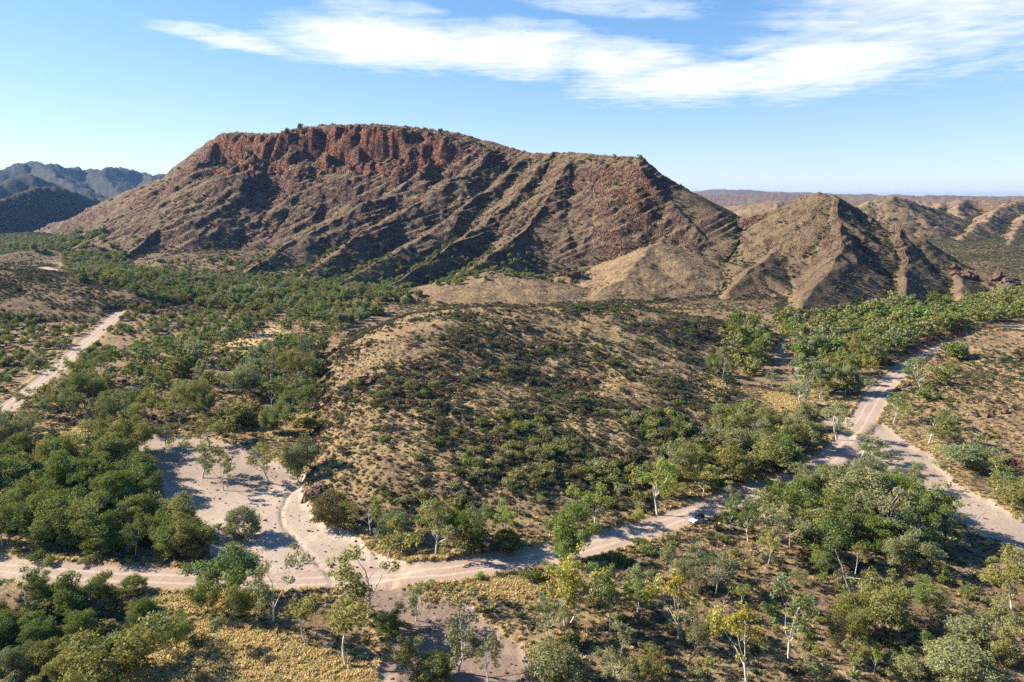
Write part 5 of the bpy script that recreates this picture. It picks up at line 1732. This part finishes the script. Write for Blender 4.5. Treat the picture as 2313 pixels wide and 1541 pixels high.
def dead_shape(seed, H=10.0):
    rng = np.random.default_rng(seed)
    tr, br = ([], []), []
    st = bend((0, 0, -0.3), (0.25, 0.1, 1), H * 0.45, 5, rng, 0.16)
    tube(tr, st, np.linspace(0.26, 0.15, len(st)), 6)
    for i in range(4):
        a = i * 1.57 + rng.uniform(-0.4, 0.4)
        ic = rng.uniform(0.3, 0.9)
        acc = ([], [])
        lb = bend(st[-1 - (i % 2)], (math.cos(a) * math.sin(ic), math.sin(a) * math.sin(ic), math.cos(ic)), H * rng.uniform(0.35, 0.6), 5, rng, 0.22)
        tube(acc, lb, np.linspace(0.13, 0.03, len(lb)), 5)
        for j in range(4):
            q = lb[rng.integers(1, len(lb))]
            d = rng.normal(size=3) + np.array([0, 0, 0.5])
            sb = bend(q, d / np.linalg.norm(d), H * rng.uniform(0.12, 0.25), 3, rng, 0.25)
            tube(acc, sb, np.linspace(0.05, 0.012, len(sb)), 4)
        br.append(acc)
    return tr, br


def dead_tree(px, py, top, seed, label, mat, lean=(0, 0)):
    x, y, z = [float(v[0]) for v in hit(px, py)]
    _, b = ray(px, top)
    h = CAM_H + float(b) * y - z
    root = bpy.data.objects.new('dead_tree', None)
    COL.objects.link(root)
    root.location = (x, y, z)
    root.rotation_euler = (lean[0], lean[1], random.uniform(0, 6.28))
    k = h / 9.0
    root.scale = (k, k, k)
    tr, br = dead_shape(seed)
    obj('trunk', mesh_np('trunk', np.array(tr[0]), np.array(tr[1]), mat, True), root)
    for acc in br:
        obj('branch', mesh_np('branch', np.array(acc[0]), np.array(acc[1]), mat, True), root)
    tag(root, label, 'dead tree', 'dead trees')


dead_tree(1922, 1350, 1238, 1, 'dead grey tree with bare twisted branches in the right clearing', M_DEAD, (0.1, -0.35))
dead_tree(2194, 1242, 1160, 2, 'dark dead snag beside the right creek sand', M_DARK_BARK, (0, 0.15))
dead_tree(1553, 1502, 1410, 3, 'blackened leaning dead tree below the Y-shaped gum', M_DARK_BARK, (0.1, -0.3))
dead_tree(1655, 1395, 1345, 4, 'small grey dead tree in the right foreground scrub', M_DEAD)
dead_tree(155, 985, 960, 5, 'short dark stump with branches in the woodland at left', M_DARK_BARK, (0, -0.4))
dead_tree(1480, 660, 640, 7, 'tiny bare tree on the grassy mound', M_DARK_BARK)
dead_tree(375, 1502, 1465, 8, 'small bare dead sapling in the golden grass at left', M_DARK_BARK, (0, -0.25))
dead_tree(1885, 1115, 1075, 9, 'bare black branches above the right thicket', M_DARK_BARK)


def fallen(px, py, length, seed, label, mat, rz):
    x, y, z = [float(v[0]) for v in hit(px, py)]
    rng = np.random.default_rng(seed)
    root = bpy.data.objects.new('fallen_branch', None)
    COL.objects.link(root)
    root.location = (x, y, z + 0.15)
    root.rotation_euler = (0, 0, rz)
    acc = ([], [])
    lb = bend((-length / 2, 0, 0), (1, 0.05, 0.05), length, 6, rng, 0.1)
    tube(acc, lb, np.linspace(0.2, 0.05, len(lb)), 6)
    obj('stem', mesh_np('stem', np.array(acc[0]), np.array(acc[1]), mat, True), root)
    for j in range(4):
        acc = ([], [])
        q = lb[2 + j % 4]
        d = rng.normal(size=3) + np.array([0.8, 0, 0.7])
        sb = bend(q, d / np.linalg.norm(d), length * 0.3, 3, rng, 0.2)
        tube(acc, sb, np.linspace(0.07, 0.02, len(sb)), 4)
        obj('twig', mesh_np('twig', np.array(acc[0]), np.array(acc[1]), mat, True), root)
    tag(root, label, 'branch', 'fallen branches')


fallen(1018, 1222, 6, 1, 'white fallen branch above the road at the knoll foot', M_WHITE_BARK, 0.3)
fallen(700, 1273, 3, 2, 'brown driftwood stick lying on the creek sand by the crossing', M_DEAD, 0.2)
fallen(1815, 785, 14, 3, 'pale fallen trunk at the creek below the rocky hill', M_WHITE_BARK, 0.7)
fallen(1640, 1352, 6, 4, 'grey fallen branch in the right foreground scrub', M_DEAD, 1.1)
fallen(960, 1425, 9, 5, 'long grey branch lying across the gravel wash', M_DEAD, 0.25)
fallen(2190, 1300, 7, 6, 'pale curved fallen branch in the right clearing', M_WHITE_BARK, -0.4)


def prism(profile, y0, y1, inset=0.0, zmid=None):
    """side outline (x, z) pulled across the car; upper points lean inwards by inset"""
    V, F = [], []
    n = len(profile)
    zs = [p[1] for p in profile]
    for yy, sgn in ((y0, 1), (y1, -1)):
        for (x, z) in profile:
            t = 0 if zmid is None else max(0.0, (z - zmid) / (max(zs) - zmid + 1e-6))
            V.append((x, yy + sgn * inset * t, z))
    F.append(tuple(range(n)))
    F.append(tuple(range(2 * n - 1, n - 1, -1)))
    for i in range(n):
        j = (i + 1) % n
        F.append((i, i + n, j + n, j)[::-1])
    return V, F


def pmesh(name, V, F, mat, bevel=0.0, parent=None):
    import bmesh
    me = bpy.data.meshes.new(name)
    me.from_pydata(V, [], F)
    bm = bmesh.new()
    bm.from_mesh(me)
    bmesh.ops.recalc_face_normals(bm, faces=bm.faces[:])
    if bevel:
        bmesh.ops.bevel(bm, geom=bm.edges[:], offset=bevel, segments=2, affect='EDGES', clamp_overlap=True)
    bm.to_mesh(me)
    bm.free()
    me.materials.append(mat)
    return obj(name, me, parent)


def box(name, c, s, mat, parent, bevel=0.03):
    x, y, z = c
    a, b, d = s[0] / 2, s[1] / 2, s[2] / 2
    V = [(x + i * a, y + j * b, z + k * d) for i in (-1, 1) for j in (-1, 1) for k in (-1, 1)]
    F = [(0, 1, 3, 2), (4, 6, 7, 5), (0, 4, 5, 1), (2, 3, 7, 6), (0, 2, 6, 4), (1, 5, 7, 3)]
    return pmesh(name, V, F, mat, bevel, parent)


def disc(name, c, r, wdt, mat, parent, seg=18):
    V, F = [], []
    for rr, yy in ((r * 0.86, -wdt / 2), (r, -wdt / 2 + 0.04), (r, wdt / 2 - 0.04), (r * 0.86, wdt / 2)):
        for k in range(seg):
            a = 2 * math.pi * k / seg
            V.append((c[0] + math.cos(a) * rr, c[1] + yy, c[2] + math.sin(a) * rr))
    for i in range(3):
        for k in range(seg):
            q = (k + 1) % seg
            F.append((i * seg + k, i * seg + q, (i + 1) * seg + q, (i + 1) * seg + k))
    F.append(tuple(range(seg)))
    F.append(tuple(range(4 * seg - 1, 3 * seg - 1, -1)))
    return pmesh(name, V, F, mat, 0, parent)


def build_car():
    x, y, z = [float(v[0]) for v in hit(1574, 1180)]
    a, b = at_z(1500, 1184, 0), at_z(1574, 1157, 0)
    rz = math.atan2(a[1] - b[1], a[0] - b[0])
    white = plain('white_car_paint', (0.78, 0.78, 0.78), 0.3, 0, 0.5, 0.6, 0.25)
    black = plain('black_plastic', (0.02, 0.02, 0.022), 0.55, 0, 0.4, 0, 0.1)
    glass = plain('tinted_glass', (0.03, 0.045, 0.07), 0.06, 0, 0.9)
    rubber = plain('tyre_rubber', (0.025, 0.024, 0.023), 0.85, 0, 0.2, 0, 0.3)
    steel = plain('wheel_steel', (0.35, 0.35, 0.36), 0.35, 0.8)
    lamp = plain('lamp_lens', (0.75, 0.75, 0.72), 0.08, 0, 0.8)
    red = plain('tail_lens', (0.4, 0.02, 0.02), 0.15, 0, 0.6)
    canvas = plain('dark_canvas', (0.025, 0.028, 0.035), 0.9, 0, 0.1)
    root = bpy.data.objects.new('car', None)
    COL.objects.link(root)
    root.location = (x, y, z - 0.02)
    root.rotation_euler = (0, 0, rz)
    V, F = prism([(-2.35, 0.5), (-1.95, 0.42), (2.1, 0.42), (2.4, 0.55), (2.42, 0.95), (2.3, 1.12), (1.0, 1.2), (-2.3, 1.2), (-2.42, 1.0)], -0.93, 0.93, 0.06, 0.9)
    body = pmesh('body', V, F, white, 0.05, root)
    V, F = prism([(1.0, 1.19), (0.35, 1.82), (-0.75, 1.86), (-0.9, 1.19)], -0.84, 0.84, 0.16, 1.19)
    cab = pmesh('cab', V, F, white, 0.04, root)
    V, F = prism([(-0.93, 1.19), (-0.82, 1.93), (-2.3, 1.9), (-2.38, 1.19)], -0.88, 0.88, 0.06, 1.19)
    pmesh('canopy', V, F, black, 0.04, root)
    # windscreen and side windows lie just proud of the cab
    def pane(name, pts):
        me = bpy.data.meshes.new(name)
        n = Vector(pts[1]) - Vector(pts[0])
        m_ = Vector(pts[2]) - Vector(pts[0])
        nn = n.cross(m_).normalized() * 0.012
        vs = [tuple(Vector(p) + nn) for p in pts] + [tuple(Vector(p) - nn) for p in pts]
        k = len(pts)
        fs = [tuple(range(k)), tuple(range(2 * k - 1, k - 1, -1))] + [(i, (i + 1) % k, (i + 1) % k + k, i + k) for i in range(k)]
        return pmesh(name, vs, fs, glass, 0, cab)
    pane('windscreen', [(0.95, -0.72, 1.26), (0.95, 0.72, 1.26), (0.42, 0.62, 1.78), (0.42, -0.62, 1.78)])
    for s in (-1, 1):
        pane('side_window', [(0.80, s * 0.845, 1.24), (0.05, s * 0.845, 1.24), (0.05, s * 0.725, 1.74), (0.36, s * 0.725, 1.74)])
        pane('side_window', [(-0.02, s * 0.845, 1.24), (-0.72, s * 0.845, 1.24), (-0.66, s * 0.725, 1.74), (-0.02, s * 0.725, 1.74)])
        box('headlight', (2.40, s * 0.68, 0.92), (0.06, 0.34, 0.18), lamp, root, 0.02)
        box('tail_light', (-2.42, s * 0.78, 0.95), (0.05, 0.16, 0.32), red, root, 0.01)
        box('mirror', (0.75, s * 1.02, 1.28), (0.14, 0.2, 0.18), black, root, 0.03)
        d = box('door', (0.42, s * 0.932, 0.86), (0.86, 0.02, 0.58), white, root, 0.01)
        box('handle', (0.1, s * 0.95, 1.02), (0.16, 0.03, 0.04), black, d, 0.01)
        for wx0 in (1.48, -1.5):
            w_ = disc('wheel', (wx0, s * 0.82, 0.40), 0.40, 0.27, rubber, root)
            disc('rim', (wx0, s * 0.90, 0.40), 0.24, 0.16, steel, w_)
            disc('wheel_arch', (wx0, s * 0.86, 0.46), 0.48, 0.12, black, root)
    box('grille', (2.43, 0, 0.88), (0.04, 0.9, 0.26), black, root, 0.01)
    box('bull_bar', (2.56, 0, 0.68), (0.16, 1.7, 0.26), black, root, 0.05)
    rk = box('roof_rack', (-0.2, 0, 1.93), (1.2, 1.3, 0.06), black, root, 0.02)
    box('roof_load', (-0.25, 0.05, 2.06), (1.0, 1.0, 0.2), canvas, rk, 0.08)
    box('canopy_load', (-1.55, 0, 2.03), (1.2, 1.2, 0.22), canvas, root, 0.08)
    tag(root, 'white off-road car with black canopy and roof load on the dirt road', 'car')


build_car()


# ----------------------------------------------------------------- the air
def build_haze():
    zmin, zmax = 1e9, CAM_H
    for o in list(COL.objects):
        if o.get('kind') == 'structure' and o.type == 'MESH':
            a = np.empty(len(o.data.vertices) * 3, np.float32)
            o.data.vertices.foreach_get('co', a)
            zmin = min(zmin, float(a[2::3].min()))
            zmax = max(zmax, float(a[2::3].max()))
    z0, z1, R = zmin - 1.0, zmax + 20.0, 35000.0
    V = [(i * R, j * R, k) for i in (-1, 1) for j in (-1, 1) for k in (z0, z1)]
    F = [(0, 1, 3, 2), (4, 6, 7, 5), (0, 4, 5, 1), (2, 3, 7, 6), (0, 2, 6, 4), (1, 5, 7, 3)]
    m = bpy.data.materials.new('haze_air')
    m.use_nodes = True
    t = NT(m.node_tree)
    t.n.clear()
    pv = t.new('ShaderNodeVolumePrincipled')
    pv.inputs['Color'].default_value = (0.24, 0.48, 1.0, 1)
    pv.inputs['Density'].default_value = HAZE
    pv.inputs['Density Attribute'].default_value = ''
    pv.inputs['Anisotropy'].default_value = 0.2
    o = t.new('ShaderNodeOutputMaterial')
    t.l.new(pv.outputs[0], o.inputs['Volume'])
    m.cycles.homogeneous_volume = True
    h = pmesh('haze', V, F, m)
    tag(h, 'thin blue haze in the air between the far ranges', 'haze', kind='stuff')
    print('haze', z0, z1)


HAZE = 2.3e-5
build_haze()
